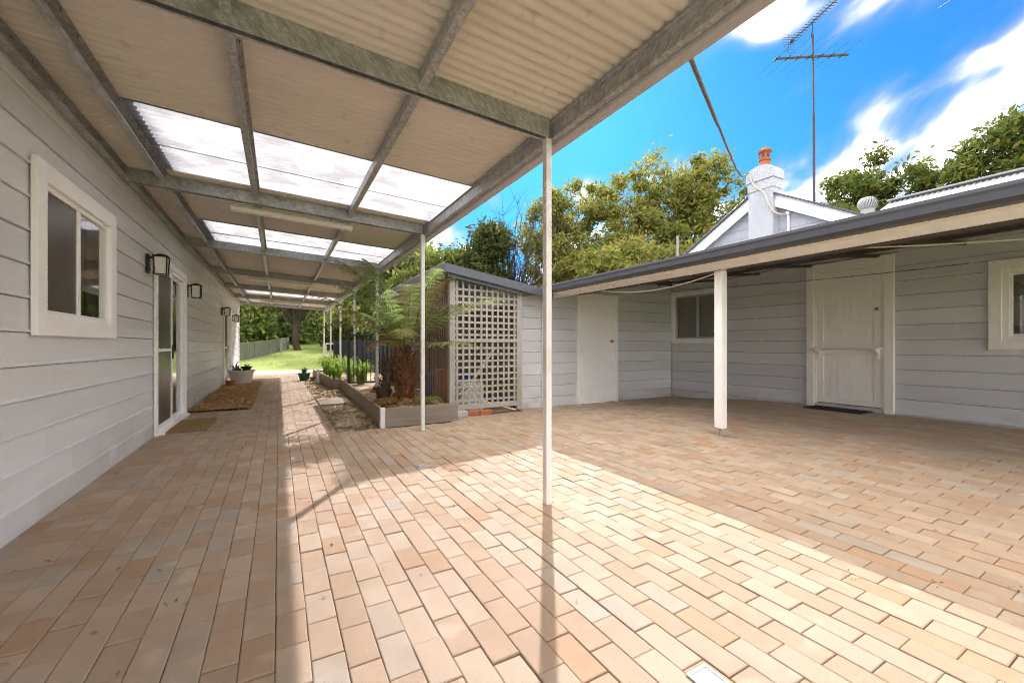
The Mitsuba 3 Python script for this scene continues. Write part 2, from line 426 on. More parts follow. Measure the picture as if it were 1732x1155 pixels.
put('concrete_path', (bv, bf), 'm_concrete')
tag('concrete_path', kind='structure')
gs = MB()
xs, ys = np.arange(0.62, 1.5, 0.035), np.arange(5.9, 19.8, 0.05)
def soilz(X, Y):
    n = meshkit.fbm(np.stack([X * 5, Y * 5, 0 * X + 3], -1), 4, 5)
    m = meshkit.fbm(np.stack([X * 22, Y * 22, 0 * X + 8], -1), 2, 6)
    return -0.03 + 0.13 * (n - 0.45) + 0.05 * (m - 0.5)
put('garden_soil', sheet(xs, ys, soilz), 'm_soil', smooth=True)
tag('garden_soil', kind='structure')
cr = np.random.default_rng(41)
clod = MB()
ico = trimesh.creation.icosphere(1, 1.0)
for i in range(1500):
    y = 5.98 + 10.5 * cr.uniform(0, 1) ** 1.7
    x = cr.uniform(0.71, 1.22 + 0.03 * (y - 6))
    if 8.85 < y < 9.95 or y > 11.9 and x > 1.22:
        continue
    r_ = cr.uniform(0.006, 0.026) * (1.5 if cr.uniform() < 0.08 else 1)
    V = ico.vertices * (r_ * (0.75 + 0.5 * cr.uniform(0, 1, (len(ico.vertices), 1)))) * [1, cr.uniform(0.7, 1.3), 0.7]
    clod.add(V + [x, y, float(soilz(np.array(x), np.array(y))) + r_ * 0.25], ico.faces)
clod.put('soil_clods', 'm_soil', smooth=True)
tag('soil_clods', 'loose clods and pebbles scattered over the sandy bed beside the path', 'soil', kind='stuff')
# bare earth under the shed, behind the planters and around the houses
put('earth', sheet(np.arange(1.4, 12.1, 0.8), np.arange(6.2, 23, 0.8), lambda X, Y: 0 * X - 0.03), 'm_soil')
tag('earth', kind='structure')
slab = MB().box(0.70, 1.30, 8.9, 9.9, -0.06, 0.012, 0.008)
slab.put('stepping_slab', 'm_slab')
tag('stepping_slab', 'plain concrete slab crossing the sandy bed beside the planter board', 'slab')

# ------------------------------------------------------------------ paving: every brick
W, L = 0.1147, 0.2290
bricks = {'path': [], 'court': []}


def lay(where, x0, x1, y0, y1):
    if x1 - x0 > 0.02 and y1 - y0 > 0.02:
        bricks[where].append((x0, x1, y0, y1))


X0 = -0.011
# courtyard: running bond along the walls
for k in range(70):
    xa = X0 + k * W
    if xa > 7.86:
        break
    xb = min(xa + W, 7.865)
    ph = (2.042 if k % 2 == 0 else 1.917) % L
    yend = 6.0 if k < 7 else (5.955 if xa < 2.27 else (6.30 if xa < 3.75 else 6.575))
    y = -1.6 - L + ph
    while y < yend:
        lay('court', xa, xb, max(y, -1.6), min(y + L, yend))
        y += L
# shaded side of the path: nine running columns, a soldier strip along the wall
for k in range(1, 10):
    xa = X0 - k * W
    ph = (1.928 if k % 2 else 2.042) % L
    yend = 19.7 if k <= 2 else 5.72
    y = -1.6 - L + ph
    while y < yend:
        lay('path', xa, xa + W, max(y, -1.6), min(y + L, yend))
        y += L
xs0 = X0 - 9 * W
y = -1.6
while y < 5.72:
    lay('path', xs0 - L, xs0, y, min(y + W, 5.72))
    y += W
y = -1.6
while y < 5.72:
    lay('path', -1.375, xs0 - L, y, min(y + L, 5.72))
    y += L


def weave(where, x0, x1, y0, y1):
    """Basket weave clipped to a rectangle."""
    i, yy = 0, y0
    while yy < y1:
        j, xx = 0, x0
        while xx < x1:
            for h in (0, 1):
                r = (xx, xx + L, yy + h * W, yy + (h + 1) * W) if (i + j) % 2 else (xx + h * W, xx + (h + 1) * W, yy, yy + L)
                lay(where, max(r[0], x0), min(r[1], x1), max(r[2], y0), min(r[3], y1))
            xx += L
            j += 1
        yy += L
        i += 1


weave('path', -1.375, X0 - 2 * W, 5.72, 8.83)
for k in range(20):
    lay('path', -1.375 + k * W, min(-1.375 + (k + 1) * W, X0 - 2 * W), 8.83, 8.83 + W * 0.98)
y = 8.945
while y < 19.7:
    lay('path', X0 - 3 * W - 0.1, X0 - 2 * W, y, min(y + W, 19.7))
    y += W
weave('path', -1.375, X0 - 3 * W - 0.1, 15.6, 19.7)
weave('path', X0, X0 + 5 * W, 6.0, 19.7)
y = 6.0
while y < 19.7:
    lay('path', X0 + 5 * W, X0 + 6 * W, y, min(y + L, 19.7))
    y += L

TPL_F = None


def paver(x0, x1, y0, y1, k):
    """One brick paver: rounded top edges, its own tilt and level."""
    g, c = 0.0014, 0.0032
    x0, x1, y0, y1 = x0 + g * R.uniform(.4, 1.8), x1 - g * R.uniform(.4, 1.8), y0 + g * R.uniform(.3, 2.6), y1 - g * R.uniform(.3, 2.6)
    dz = R.normal(0, 0.0015)
    ring = lambda i: [(x0 + i, y0 + i), (x1 - i, y0 + i), (x1 - i, y1 - i), (x0 + i, y1 - i)]
    pts = [(x, y, -0.03) for x, y in ring(0)] + [(x, y, -c) for x, y in ring(0)] + [(x, y, -0.0012) for x, y in ring(c * 0.55)] + [(x, y, 0.0) for x, y in ring(c * 1.5)]
    v = np.array(pts, float)
    v[:, 2] += dz + gz(v[:, 0], v[:, 1]) + (v[:, 0] - x0) * R.normal(0, 0.006) + (v[:, 1] - y0) * R.normal(0, 0.005)
    v[:, 0] += (v[:, 1] - (y0 + y1) / 2) * R.normal(0, 0.004)
    f = []
    for a in (0, 4, 8):
        for i in range(4):
            j = (i + 1) % 4
            f += [(a + i, a + j, a + 4 + j), (a + i, a + 4 + j, a + 4 + i)]
    f += [(12, 13, 14), (12, 14, 15)]
    uv = np.stack([k + 0.5 + 0.4 * (v[:, 0] - x0), 0.5 + 0.4 * (v[:, 1] - y0)], -1)
    return v, np.array(f), uv


def apparent(r):
    x, y = (r[0] + r[1]) / 2, (r[2] + r[3]) / 2
    d = x * FW[0] + y * FW[1]
    s = x * FW[1] - y * FW[0]
    if d < 0.9 or abs(s) > 1.27 * d or EYE / d > 0.86:
        return 0
    return (r[1] - r[0]) * (r[3] - r[2]) / d ** 3


for where, holder in (('path', 'side_path'), ('court', 'courtyard_paving')):
    rs = sorted(bricks[where], key=apparent, reverse=True)
    rest = MB()
    for i, r in enumerate(rs):
        v, f, uv = paver(*r, k=int(R.integers(0, 4000)))
        if i < 300:
            put('brick', (v, f), 'm_paver', holder, uv=uv)
        else:
            rest.add(v, f, uv)
    tag(rest.put('brick_field', 'm_paver', holder, uv=True), 'beige brick pavers laid further back', kind='stuff')
put('side_path', sheet(np.arange(-1.40, 0.75, 0.1), np.arange(-1.6, 19.75, 0.1), lambda X, Y: 0 * X - 0.008), 'm_joint')
put('courtyard_paving', sheet(np.arange(X0, 7.95, 0.15), np.arange(-1.6, 6.65, 0.15), lambda X, Y: gz(X, Y) - 0.007 - 0.012 * (Y > 5.94) * (X < 2.3)), 'm_joint')
tag('side_path', kind='structure')
tag('courtyard_paving', kind='structure')

# ------------------------------------------------------------------ cladding
def board_profile(h, t=0.018, bead=0.015):
    """Cross-section (out, up) of a weatherboard: thin at the top, a rounded bead at its foot."""
    return sg.Polygon([(-0.012, 0.0045), (bead * 0.7, 0.0045), (bead, 0.007), (bead * 1.1, 0.012), (bead * 0.95, 0.018), (bead * 0.5, 0.0215), (0.0035, 0.023), (0.0, h - 0.001), (-0.012, h - 0.001)])


def clad(holder, axis, const, out, a0, a1, z0, top, pitch, openings, bsdf, seglen=3.6, bead=0.015, seed=1, first=None):
    """Weatherboards in the plane axis=const facing out (+1/-1), between a0 and a1; top(a) is the height of the wall; openings (a0, a1, z0, z1)."""
    rr = np.random.default_rng(seed)
    z = z0
    n = 0
    ztop = max(top(a0), top(a1), top((a0 + a1) / 2))
    hh = first or pitch
    while z < ztop:
        prof = board_profile(hh, bead=bead)
        cuts = [o for o in openings if o[2] < z + hh and o[3] > z]
        zs = sorted({0.0, hh, *[min(max(o[2] - z, 0), hh) for o in cuts], *[min(max(o[3] - z, 0), hh) for o in cuts]})
        for lo, hi in zip(zs[:-1], zs[1:]):
            if hi - lo < 0.004:
                continue
            mid = z + (lo + hi) / 2
            spans = [(a0, a1)]
            for o in cuts:
                if o[2] < mid < o[3]:
                    spans = [s for p, q in spans for s in ((p, min(q, o[0])), (max(p, o[1]), q)) if s[1] - s[0] > 0.02]
            clip = prof if (lo, hi) == (0.0, hh) else prof.intersection(sg.box(-1, lo, 1, hi))
            for p, q in spans:
                x = p
                while x < q - 1e-6:
                    e = min(q, x + seglen * rr.uniform(0.65, 1.2))
                    if q - e < 0.5:
                        e = q
                    if top((x + e) / 2) > z + 0.02:
                        d = rr.normal(0, 0.0006)
                        poly = sg.Polygon([(const + out * (u + d), w + z) for u, w in clip.exterior.coords])
                        v, f = prism(poly, x + 0.0012, e - 0.0012, 'y' if axis == 'x' else 'x')
                        if axis == 'x' and out < 0 or axis == 'y' and out > 0:
                            f = f[:, ::-1]
                        # trim against a sloping top
                        if top(a0) != top(a1) or top((a0 + a1) / 2) != top(a0):
                            m = trimesh.Trimesh(v, f, process=True)
                            A = 1 if axis == 'x' else 0
                            for k in range(8):
                                pass
                            t = np.array([top(s) for s in v[:, A]])
                            v = v.copy()
                            v[:, 2] = np.minimum(v[:, 2], t)
                        put('board', (v, f), CLADS[bsdf][int(rr.integers(0, 3))], holder)
                        n += 1
                    x = e
        z += hh
        hh = pitch
    return n


def frame_rect(mb, axis, const, d0, d1, a0, a1, z0, z1, w, c=0.003, bottom=True, wb=None):
    """A picture-frame of four bars; depth from d0 to d1 along the axis, a along the wall."""
    def bar(p, q, r, s):
        if axis == 'x':
            mb.box(const + min(d0, d1), const + max(d0, d1), p, q, r, s, c)
        else:
            mb.box(p, q, const + min(d0, d1), const + max(d0, d1), r, s, c)
    wb = wb or w
    bar(a0, a0 + w, z0, z1)
    bar(a1 - w, a1, z0, z1)
    bar(a0 + w, a1 - w, z1 - w, z1 - 0.001)
    if bottom:
        bar(a0 + w, a1 - w, z0 + 0.001, z0 + wb)


def pane(axis, const, a0, a1, z0, z1):
    if axis == 'x':
        v = [(const, a0, z0), (const, a1, z0), (const, a1, z1), (const, a0, z1)]
    else:
        v = [(a0, const, z0), (a1, const, z0), (a1, const, z1), (a0, const, z1)]
    return np.array(v, float), np.array([[0, 1, 2], [0, 2, 3]])


# ------------------------------------------------------------------ the long grey house on the left
WX = -1.385
H1 = thing('weatherboard_house', 'long pale grey weatherboard house with white trimmed window and sliding doors', 'house')
win = (3.92, 5.17, 1.335, 2.28)
doors = [(6.85, 8.75, 0.0, 2.29), (14.45, 16.55, 0.0, 2.2)]
clad(H1, 'x', WX, 1, -3.0, 19.75, -0.052, lambda a: 2.96, 0.2137, [win] + doors, 'k_clad', seed=4)
wall = MB()
wall.box(WX - 0.13, WX - 0.012, -3.0, 19.75, 2.45, 3.0)
for a, b in ((-3.0, 3.91), (5.18, 6.84), (8.76, 14.44), (16.56, 19.75)):
    wall.box(WX - 0.13, WX - 0.012, a, b, -0.05, 2.45)
wall.box(WX - 0.13, WX - 0.012, 3.91, 5.18, -0.05, 1.325).box(WX - 0.13, WX - 0.012, 3.91, 5.18, 2.29, 2.45)
wall.box(WX - 0.13, WX - 0.012, 6.84, 8.76, 2.30, 2.45).box(WX - 0.13, WX - 0.012, 14.44, 16.56, 2.21, 2.45)
wall.put('wall', 'm_joint_dark', H1)
MB().box(-9, WX - 0.131, 19.6, 19.74, -0.05, 3.0).box(-9, WX - 0.131, -3.0, -2.86, -0.05, 3.0).box(-9.1, -9.0, -3.0, 19.74, -0.05, 3.0).put('end_wall', 'm_clad', H1)
MB().box(-9.0, WX - 0.131, -2.86, 19.6, -0.06, -0.02).put('floor', 'm_wood_brown', H1)
MB().box(-9.0, WX - 0.131, -2.86, 19.6, 2.62, 2.66).box(-4.6, -4.5, -2.86, 19.6, -0.02, 2.62).put('inner_wall', 'm_room', H1)
MB().box(WX - 0.01, WX + 0.03, 19.752, 19.82, -0.05, 2.96, 0.004).put('corner_stop', 'm_white', H1)
# roof over the wall with a small eave
v, f = prism([(WX + 0.42, 3.09), (WX + 0.42, 3.13), (-5.2, 4.75), (-9.4, 3.1), (-9.4, 3.06), (-5.2, 4.70)], -3.3, 20.1, 'y')
put('roof', (v, f), 'm_zinc_roof', H1)
MB().box(WX + 0.40, WX + 0.52, -3.3, 20.1, 2.99, 3.10, 0.006).put('gutter', 'm_dark_trim', H1)
# window
wk = MB()
frame_rect(wk, 'x', WX, 0.012, 0.048, 3.80, 5.285, 1.215, 2.365, 0.13, 0.004, wb=0.125)
K = wk.put('window', 'm_white', H1)
sf = MB()
frame_rect(sf, 'x', WX, -0.03, 0.022, 3.931, 5.154, 1.341, 2.235, 0.035, 0.003)
sf.box(WX - 0.015, WX + 0.018, 4.50, 4.56, 1.377, 2.199, 0.003)
sf.box(WX - 0.005, WX + 0.026, 3.967, 5.118, 1.3775, 1.389, 0.002)
sf.put('sash', 'm_white', K)
scene_key = put('screen', pane('x', WX + 0.008, 3.967, 4.50, 1.389, 2.199), 'm_screen', K)
put('pane', pane('x', WX + 0.002, 4.56, 5.118, 1.389, 2.199), 'm_glass', K)
u = np.linspace(0, 1, 60)
cv = np.stack([WX - 0.22 + 0.03 * np.sin(u * 40), 4.93 + 0.42 * u, 0 * u], -1)
cm = np.vstack([cv + [0, 0, 0.4], cv + [0, 0, 2.3]])
q = np.arange(59)
put('curtain', (cm, np.vstack([np.stack([q, q + 1, q + 61], -1), np.stack([q, q + 61, q + 60], -1)])), 'm_curtain', K, smooth=True)


def sliding_door(y0, y1, z1, label):
    mb = MB()
    frame_rect(mb, 'x', WX, 0.012, 0.045, y0 - 0.055, y1 + 0.055, -0.005, z1 + 0.06, 0.085, 0.004, bottom=False)
    K = mb.put('sliding_door', 'm_white', H1)
    tag(K, label)
    ym = y0 + (y1 - y0) * 0.5
    fr = MB()
    frame_rect(fr, 'x', WX, -0.06, 0.03, y0 + 0.03, y1 - 0.03, 0.0, z1 - 0.025, 0.05, 0.003)
    fr.put('jamb', 'm_white', K)
    sc = MB()
    frame_rect(sc, 'x', WX, 0.0, 0.022, y0 + 0.082, ym + 0.03, 0.052, z1 - 0.077, 0.055, 0.003)
    sc.box(WX + 0.0, WX + 0.022, y0 + 0.137, ym - 0.025, 1.07, 1.11, 0.002)
    sc.put('screen_frame', 'm_white', K)
    put('screen', pane('x', WX + 0.01, y0 + 0.137, ym - 0.025, 0.107, z1 - 0.132), 'm_screen', K)
    gl = MB()
    frame_rect(gl, 'x', WX, -0.035, -0.012, ym - 0.02, y1 - 0.082, 0.052, z1 - 0.077, 0.05, 0.003)
    gl.put('glass_frame', 'm_white', K)
    put('pane', pane('x', WX - 0.022, ym + 0.03, y1 - 0.132, 0.102, z1 - 0.127), 'm_glass', K)
    MB().box(WX + 0.023, WX + 0.04, ym - 0.018, ym + 0.018, 0.96, 1.16, 0.004).put('handle', 'm_black', K)
    sill = MB().box(WX + 0.03, WX + 0.10, y0 + 0.03, y1 - 0.03, -0.004, 0.03, 0.004)
    sill.put('sill', 'm_white', K)


sliding_door(6.85, 8.75, 2.27, 'sliding door with dark flyscreen beside the coir mat')
sliding_door(14.45, 16.55, 2.2, 'far sliding door behind the white pot')


def lantern(y, z, label):
    k = thing('wall_lantern', label, 'lamp', 'black lanterns on the grey wall')
    x = WX + 0.012
    MB().box(x, x + 0.022, y - 0.055, y + 0.055, z - 0.19, z + 0.04, 0.006).put('back_plate', 'm_black', k)
    a = MB().box(x + 0.022, x + 0.085, y - 0.014, y + 0.014, z - 0.01, z + 0.014, 0.003)
    a.put('arm', 'm_black', k)
    cx = x + 0.135
    v, f = cbox(-1, 1, -1, 1, 0, 1)
    top = v.copy()
    s = np.where(v[:, 2] > 0.5, 0.068, 0.08)
    v = np.stack([cx + v[:, 0] * s, y + v[:, 1] * s, z + 0.012 + v[:, 2] * 0.022], -1)
    c = MB().add(v, f).box(cx - 0.04, cx + 0.04, y - 0.04, y + 0.04, z + 0.034, z + 0.05, 0.004)
    c.tube([(cx, y, z + 0.05), (cx, y, z + 0.066)], [0.008, 0.004], 6)
    c.put('cap', 'm_black', k)
    cg = MB()
    lo = z - 0.195
    for sx in (-1, 1):
        for sy in (-1, 1):
            cg.beam((cx + sx * 0.057, y + sy * 0.057, lo), (cx + sx * 0.064, y + sy * 0.064, z + 0.012), 0.011, 0.011)
    for s in (-1, 1):
        cg.box(cx - 0.063, cx + 0.063, y + s * 0.057 - 0.006, y + s * 0.057 + 0.006, lo - 0.006, lo + 0.006)
        cg.box(cx + s * 0.057 - 0.006, cx + s * 0.057 + 0.006, y - 0.051, y + 0.051, lo - 0.006, lo + 0.006)
    cg.put('cage', 'm_black', k)
    v, f = cbox(-1, 1, -1, 1, 0, 1)
    s = np.where(v[:, 2] > 0.5, 0.057, 0.050)
    put('glass', (np.stack([cx + v[:, 0] * s, y + v[:, 1] * s, lo + v[:, 2] * 0.205], -1), f), 'm_frost', k)


lantern(6.50, 2.205, 'nearest black wall lantern with frosted glass, left of the sliding door')
lantern(8.98, 2.17, 'black wall lantern just right of the nearer sliding door')
lantern(14.0, 2.17, 'small black wall lantern left of the far sliding door')
lantern(16.9, 2.15, 'farthest and smallest black wall lantern near the end of the wall')

# ------------------------------------------------------------------ patio cover
P = thing('patio_cover', 'lean-to patio cover of corrugated sheets on galvanised beams and slim white posts', 'patio cover')
SL = 0.047


def zb(x):
    """Underside of the cross beams."""
    return 2.655 + (1.72 - x) * SL


BY = [-0.48, 2.536, 5.55, 8.55, 11.4, 14.2, 17.0, 19.75]
PXS = [-1.05, -0.25, 0.75]
BH, PH = 0.125, 0.085
g = (1, SL)


def slope_box(mb, x0, x1, y0, y1, d0, d1, c=0.0):
    """A box whose bottom and top follow the roof slope (d = height above the beam underside)."""
    v, f = cbox(x0, x1, y0, y1, d0, d1, c)
    v[:, 2] += zb(v[:, 0])
    mb.add(v, f)


for y in BY:
    m = MB()
    # a top-hat section: two webs, small lips at the foot, a flange on top
    for s in (-1, 1):
        slope_box(m, -1.33, 1.70, y + s * 0.038 - 0.0015, y + s * 0.038 + 0.0015, 0.0, BH)
        slope_box(m, -1.33, 1.70, y + s * 0.028 - 0.0085, y + s * 0.028 + 0.0085, -0.003, 0.0)
    slope_box(m, -1.33, 1.70, y - 0.0365, y + 0.0365, BH - 0.004, BH - 0.001)
    m.put('beam', 'm_galv', P)
for i, x in enumerate(PXS):
    for a, b in zip(BY[:-1], BY[1:]):
        m = MB()
        z0, z1 = BH - PH, BH
        # channel open towards the courtyard: web, two flanges with lips
        slope_box(m, x - 0.0015, x + 0.0015, a + 0.041, b - 0.041, z0 - 0.0, z1 - 0.002)
        slope_box(m, x + 0.0015, x + 0.048, a + 0.041, b - 0.041, z0, z0 + 0.003)
        slope_box(m, x + 0.0015, x + 0.072, a + 0.041, b - 0.041, z1 - 0.005, z1 - 0.002)
        slope_box(m, x + 0.045, x + 0.048, a + 0.041, b - 0.041, z0 + 0.003, z0 + 0.016)
        m.put('purlin', 'm_galv', P)
ch = MB()
slope_box(ch, WX + 0.015, WX + 0.019, -0.5, 19.8, 0.02, BH + 0.01)
slope_box(ch, WX + 0.019, WX + 0.075, -0.5, 19.8, 0.035, 0.038)
slope_box(ch, WX + 0.019, WX + 0.075, -0.5, 19.8, BH, BH + 0.003)
ch.put('wall_channel', 'm_galv', P)
eb = MB()
slope_box(eb, 1.735, 1.7385, -0.6, 19.85, 0.0, BH)
slope_box(eb, 1.7385, 1.779, -0.6, 19.85, 0.0, 0.003)
slope_box(eb, 1.7385, 1.779, -0.6, 19.85, BH - 0.003, BH)
slope_box(eb, 1.716, 1.735, -0.6, 19.85, BH - 0.018, BH - 0.015)
eb.put('edge_beam', 'm_galv', P)
v, f = prism([(a + 0.013, b) for a, b in [(1.768, 2.640), (1.775, 2.628), (1.850, 2.628), (1.872, 2.648), (1.878, 2.745), (1.868, 2.752), (1.866, 2.745), (1.862, 2.655), (1.846, 2.636), (1.780, 2.636), (1.774, 2.72), (1.768, 2.72)]], -0.6, 19.85, 'y')
put('gutter', (v, f), 'm_gutter_grey', P)
for i, y in enumerate(BY[:-1] + [19.55]):
    v, f = cbox(1.683, 1.733, y - 0.025, y + 0.025, 0.0, 2.652, 0.004)
    put('post', (v, f), 'm_post_white', P)
# corrugated sheets, six bays of clear ones
edges = []
y = -0.66
cuts = [(3.94, 4.70), (4.70, 5.36), (7.17, 7.93), (7.93, 8.36), (8.36, 8.98), (15.7, 16.35)]
stops = sorted({-0.66, 19.9, *[c for p in cuts for c in p]})
for a, b in zip(stops[:-1], stops[1:]):
    if (a, b) in cuts:
        edges.append((a, b, True))
    else:
        n = max(1, round((b - a) / 0.762))
        for i in range(n):
            edges.append((a + (b - a) * i / n, a + (b - a) * (i + 1) / n, False))
RS = np.random.default_rng(8)
for a, b, clear in edges:
    ov = 0.05
    ys = np.arange(a - 0.001, b + ov, 0.076 / 16)
    off = BH + 0.023 + (0.0022 if edges.index((a, b, clear)) % 2 else 0)
    xs = np.array([WX + 0.03, -0.6, 0.2, 1.0, 1.80 + RS.uniform(-0.01, 0.01)])
    sag = RS.normal(0, 0.0008)
    hz = lambda X, Y: zb(X) + off + 0.022 * (1 - 2 * np.abs(np.cos(Y * np.pi / 0.076)) ** 0.38) + sag
    if clear:
        put('roof_sheet', sheet(np.array([WX + 0.03, -1.2, -1.03]), ys, hz), 'm_roof_under', P, smooth=True)
        xs = np.r_[-1.029, xs[1:]]
    put('clear_sheet' if clear else 'roof_sheet', sheet(xs, ys, hz), 'm_skylight' if clear else 'm_roof_under', P, smooth=True)
for k in [k for k in scene if k.startswith(P + '__clear_sheet')]:
    tag(k, 'milky translucent roof sheet letting daylight through')
sc = MB()
for x in [WX + 0.05] + [p + 0.060 for p in PXS]:
    for y in np.arange(-0.4, 19.7, 0.229):
        z = zb(x) + BH - (0.0 if x < -1.2 else 0.005)
        j = R.normal(0, 0.006)
        sc.tube([(x, y + j, z), (x + R.normal(0, .002), y + j, z - 0.016)], [0.0032, 0.0018], 4)
tag(sc.put('screw_tips', 'm_brown_dark', P), 'screw tips poking through the roof battens', kind='stuff')


def batten(y, x0, x1, label, dead=False):
    k = thing('batten_light', label, 'lamp', 'fluorescent batten lights under the patio cover')
    def zz(x):
        return zb(x) - 0.012
    v, f = prism([(-0.05, 0.0), (-0.058, -0.02), (-0.045, -0.052), (0.045, -0.052), (0.058, -0.02), (0.05, 0.0)], x0 + 0.02, x1 - 0.02, 'x')
    v[:, 1] += y
    v[:, 2] += zz(v[:, 0])
    put('diffuser', (v, f), 'm_cream', k)
    for x in (x0, x1 - 0.022):
        v, f = prism([(-0.055, 0.004), (-0.065, -0.02), (-0.05, -0.058), (0.05, -0.058), (0.065, -0.02), (0.055, 0.004)], x, x + 0.022, 'x')
        v[:, 1] += y
        v[:, 2] += zz(v[:, 0])
        put('end_cap', (v, f), 'm_white', k)
    m = MB()
    v, f = cbox(x0 + 0.05, x1 - 0.05, y - 0.03, y + 0.03, 0.001, 0.014)
    v[:, 2] += zz(v[:, 0])
    put('tray', (v, f), 'm_white', k)
    for x in (x0 + 0.25, x1 - 0.25):
        m.box(x - 0.01, x + 0.01, y - 0.01, y + 0.01, zb(x), zb(x) + BH - 0.03)
    m.put('bracket', 'm_galv', k)


batten(5.72, -0.47, 0.83, 'nearest long cream fluorescent batten light under the patio beams')
batten(11.62, -0.60, 0.75, 'middle fluorescent batten light, partly hidden behind fern fronds')
batten(17.25, -0.55, 0.75, 'farthest fluorescent batten light near the end of the patio cover')

# ------------------------------------------------------------------ the old house and verandah on the right
C = thing('cottage', 'old grey weatherboard cottage with verandah, stable door, gable and chimney', 'house')
BX, AY = 7.88, 6.60
vt = lambda x: 2.165 + (x - 4.5) * 0.103          # underside of the verandah roof
openB = [(5.33, 6.51, 1.29, 2.27), (2.69, 3.70, 0.10, 2.42), (0.42, 1.58, 1.19, 2.13)]
clad(C, 'x', BX, -1, -3.0, 6.59, 0.0, lambda a: 2.56, 0.2140, openB, 'k_clad_old', seed=9, bead=0.008, first=0.16)
openA = [(5.24, 6.10, 0.0, 2.12)]
clad(C, 'y', AY, -1, 3.77, 7.87, -0.03, lambda a: 2.03 if a < 4.25 else 2.52, 0.2120, openA, 'k_clad_old', seed=10, bead=0.008)
wb = MB()
wb.box(BX + 0.01, BX + 0.13, -3.0, 0.41, 0, 2.6).box(BX + 0.01, BX + 0.13, 1.59, 2.68, 0, 2.6).box(BX + 0.01, BX + 0.13, 3.71, 5.32, 0, 2.6).box(BX + 0.01, BX + 0.13, 6.52, 6.73, 0, 2.6)
wb.box(BX + 0.01, BX + 0.13, 0.41, 1.59, 0, 1.18).box(BX + 0.01, BX + 0.13, 0.41, 1.59, 2.14, 2.6).box(BX + 0.01, BX + 0.13, 5.32, 6.52, 0, 1.28).box(BX + 0.01, BX + 0.13, 5.32, 6.52, 2.28, 2.6).box(BX + 0.01, BX + 0.13, 2.68, 3.71, 2.43, 2.6)
wb.box(3.77, 5.23, AY + 0.012, AY + 0.12, 0, 2.0).box(6.11, BX + 0.009, AY + 0.012, AY + 0.12, 0, 2.5).box(4.3, 6.11, AY + 0.012, AY + 0.12, 2.13, 2.2)
wb.put('wall', 'm_joint_dark', C)
MB().box(BX + 0.131, 14.0, 9.0, 9.12, 0, 2.6).box(BX + 1.8, BX + 1.85, -3, 9.0, 0, 2.6).box(BX + 0.131, 14, -3.1, -3.0, 0, 2.6).box(BX + 0.01, BX + 0.12, 6.731, 9.0, 0, 2.6).put('inner_wall', 'm_room', C)
MB().box(BX - 0.030, BX - 0.011, AY - 0.030, AY - 0.011, 0.0, 2.5, 0.003).put('corner_stop', 'm_clad_old', C)
MB().box(BX - 0.06, BX - 0.015, -3.0, 2.6, gz(7.8, 0) - 0.02, gz(7.8, 0) + 0.025, 0.004).put('plinth', 'm_concrete', C)

# small sliding window with blinds
wk = MB()
frame_rect(wk, 'x', BX, -0.045, -0.008, 5.258, 6.585, 1.205, 2.349, 0.10, 0.004)
K = wk.put('window', 'm_white', C)
tag(K, 'small sliding window with closed blinds beside the wall corner')
sf = MB()
frame_rect(sf, 'x', BX, -0.02, 0.03, 5.358, 6.485, 1.305, 2.249, 0.036, 0.003)
sf.box(BX - 0.012, BX + 0.022, 5.90, 5.955, 1.341, 2.213, 0.003)
sf.put('sash', 'm_alu', K)
put('pane', pane('x', BX + 0.012, 5.394, 5.90, 1.341, 2.213), 'm_glass', K)
put('pane', pane('x', BX + 0.002, 5.955, 6.449, 1.341, 2.213), 'm_glass', K)
bl = MB()
for z in np.arange(1.33, 2.22, 0.026):
    bl.beam((BX + 0.07, 5.36, z), (BX + 0.07, 6.48, z), 0.022, 0.0015, up=(0.75, 0, 0.66))
bl.put('blind', 'm_blind', K)
# casement window at the right edge
wk = MB()
frame_rect(wk, 'x', BX, -0.05, -0.008, 0.31, 1.69, 1.095, 2.215, 0.115, 0.005)
K = wk.put('window', 'm_cream', C)
tag(K, 'wide cream framed window at the right edge')
sf = MB()
frame_rect(sf, 'x', BX, -0.025, 0.03, 0.425, 1.575, 1.21, 2.10, 0.06, 0.004)
frame_rect(sf, 'x', BX, -0.012, 0.025, 0.486, 1.514, 1.271, 2.039, 0.022, 0.002)
sf.put('sash', 'm_cream', K)
put('pane', pane('x', BX + 0.008, 0.508, 1.492, 1.293, 2.017), 'm_glass', K)
bl = MB()
for z in np.arange(1.40, 2.06, 0.03):
    bl.beam((BX + 0.09, 0.44, z), (BX + 0.09, 1.56, z), 0.026, 0.0015, up=(0.75, 0, 0.66))
bl.put('blind', 'm_blind', K)

# stable door
gd = 0.145
fr = MB()
frame_rect(fr, 'x', BX, -0.06, -0.008, 2.615, 3.772, gd - 0.04, 2.495, 0.115, 0.005, bottom=False)
D = fr.put('stable_door', 'm_cream', C)
tag(D, 'cream stable door in two leaves with a shelf at half height')
MB().box(BX - 0.05, BX + 0.05, 2.735, 3.65, gd - 0.12, gd + 0.06, 0.006).put('step', 'm_concrete', D)
fr = MB()
frame_rect(fr, 'x', BX, -0.045, 0.03, 2.7305, 3.6565, gd + 0.0, 2.379, 0.03, 0.003, bottom=False)
fr.put('jamb', 'm_cream', D)


def leaf(z0, z1, name):
    y0, y1 = 2.764, 3.623
    m = MB()
    frame_rect(m, 'x', BX, -0.030, 0.012, y0, y1, z0, z1, 0.095, 0.004)
    K = m.put(name, 'm_cream', D)
    n = 7
    w = (y1 - y0 - 0.19) / n
    for i in range(n):
        a = y0 + 0.095 + i * w
        v, f = cbox(BX - 0.019, BX + 0.004, a + 0.0008, a + w - 0.0008, z0 + 0.096, z1 - 0.096, 0.0035)
        put('board', (v, f), 'm_cream', K)
    return K


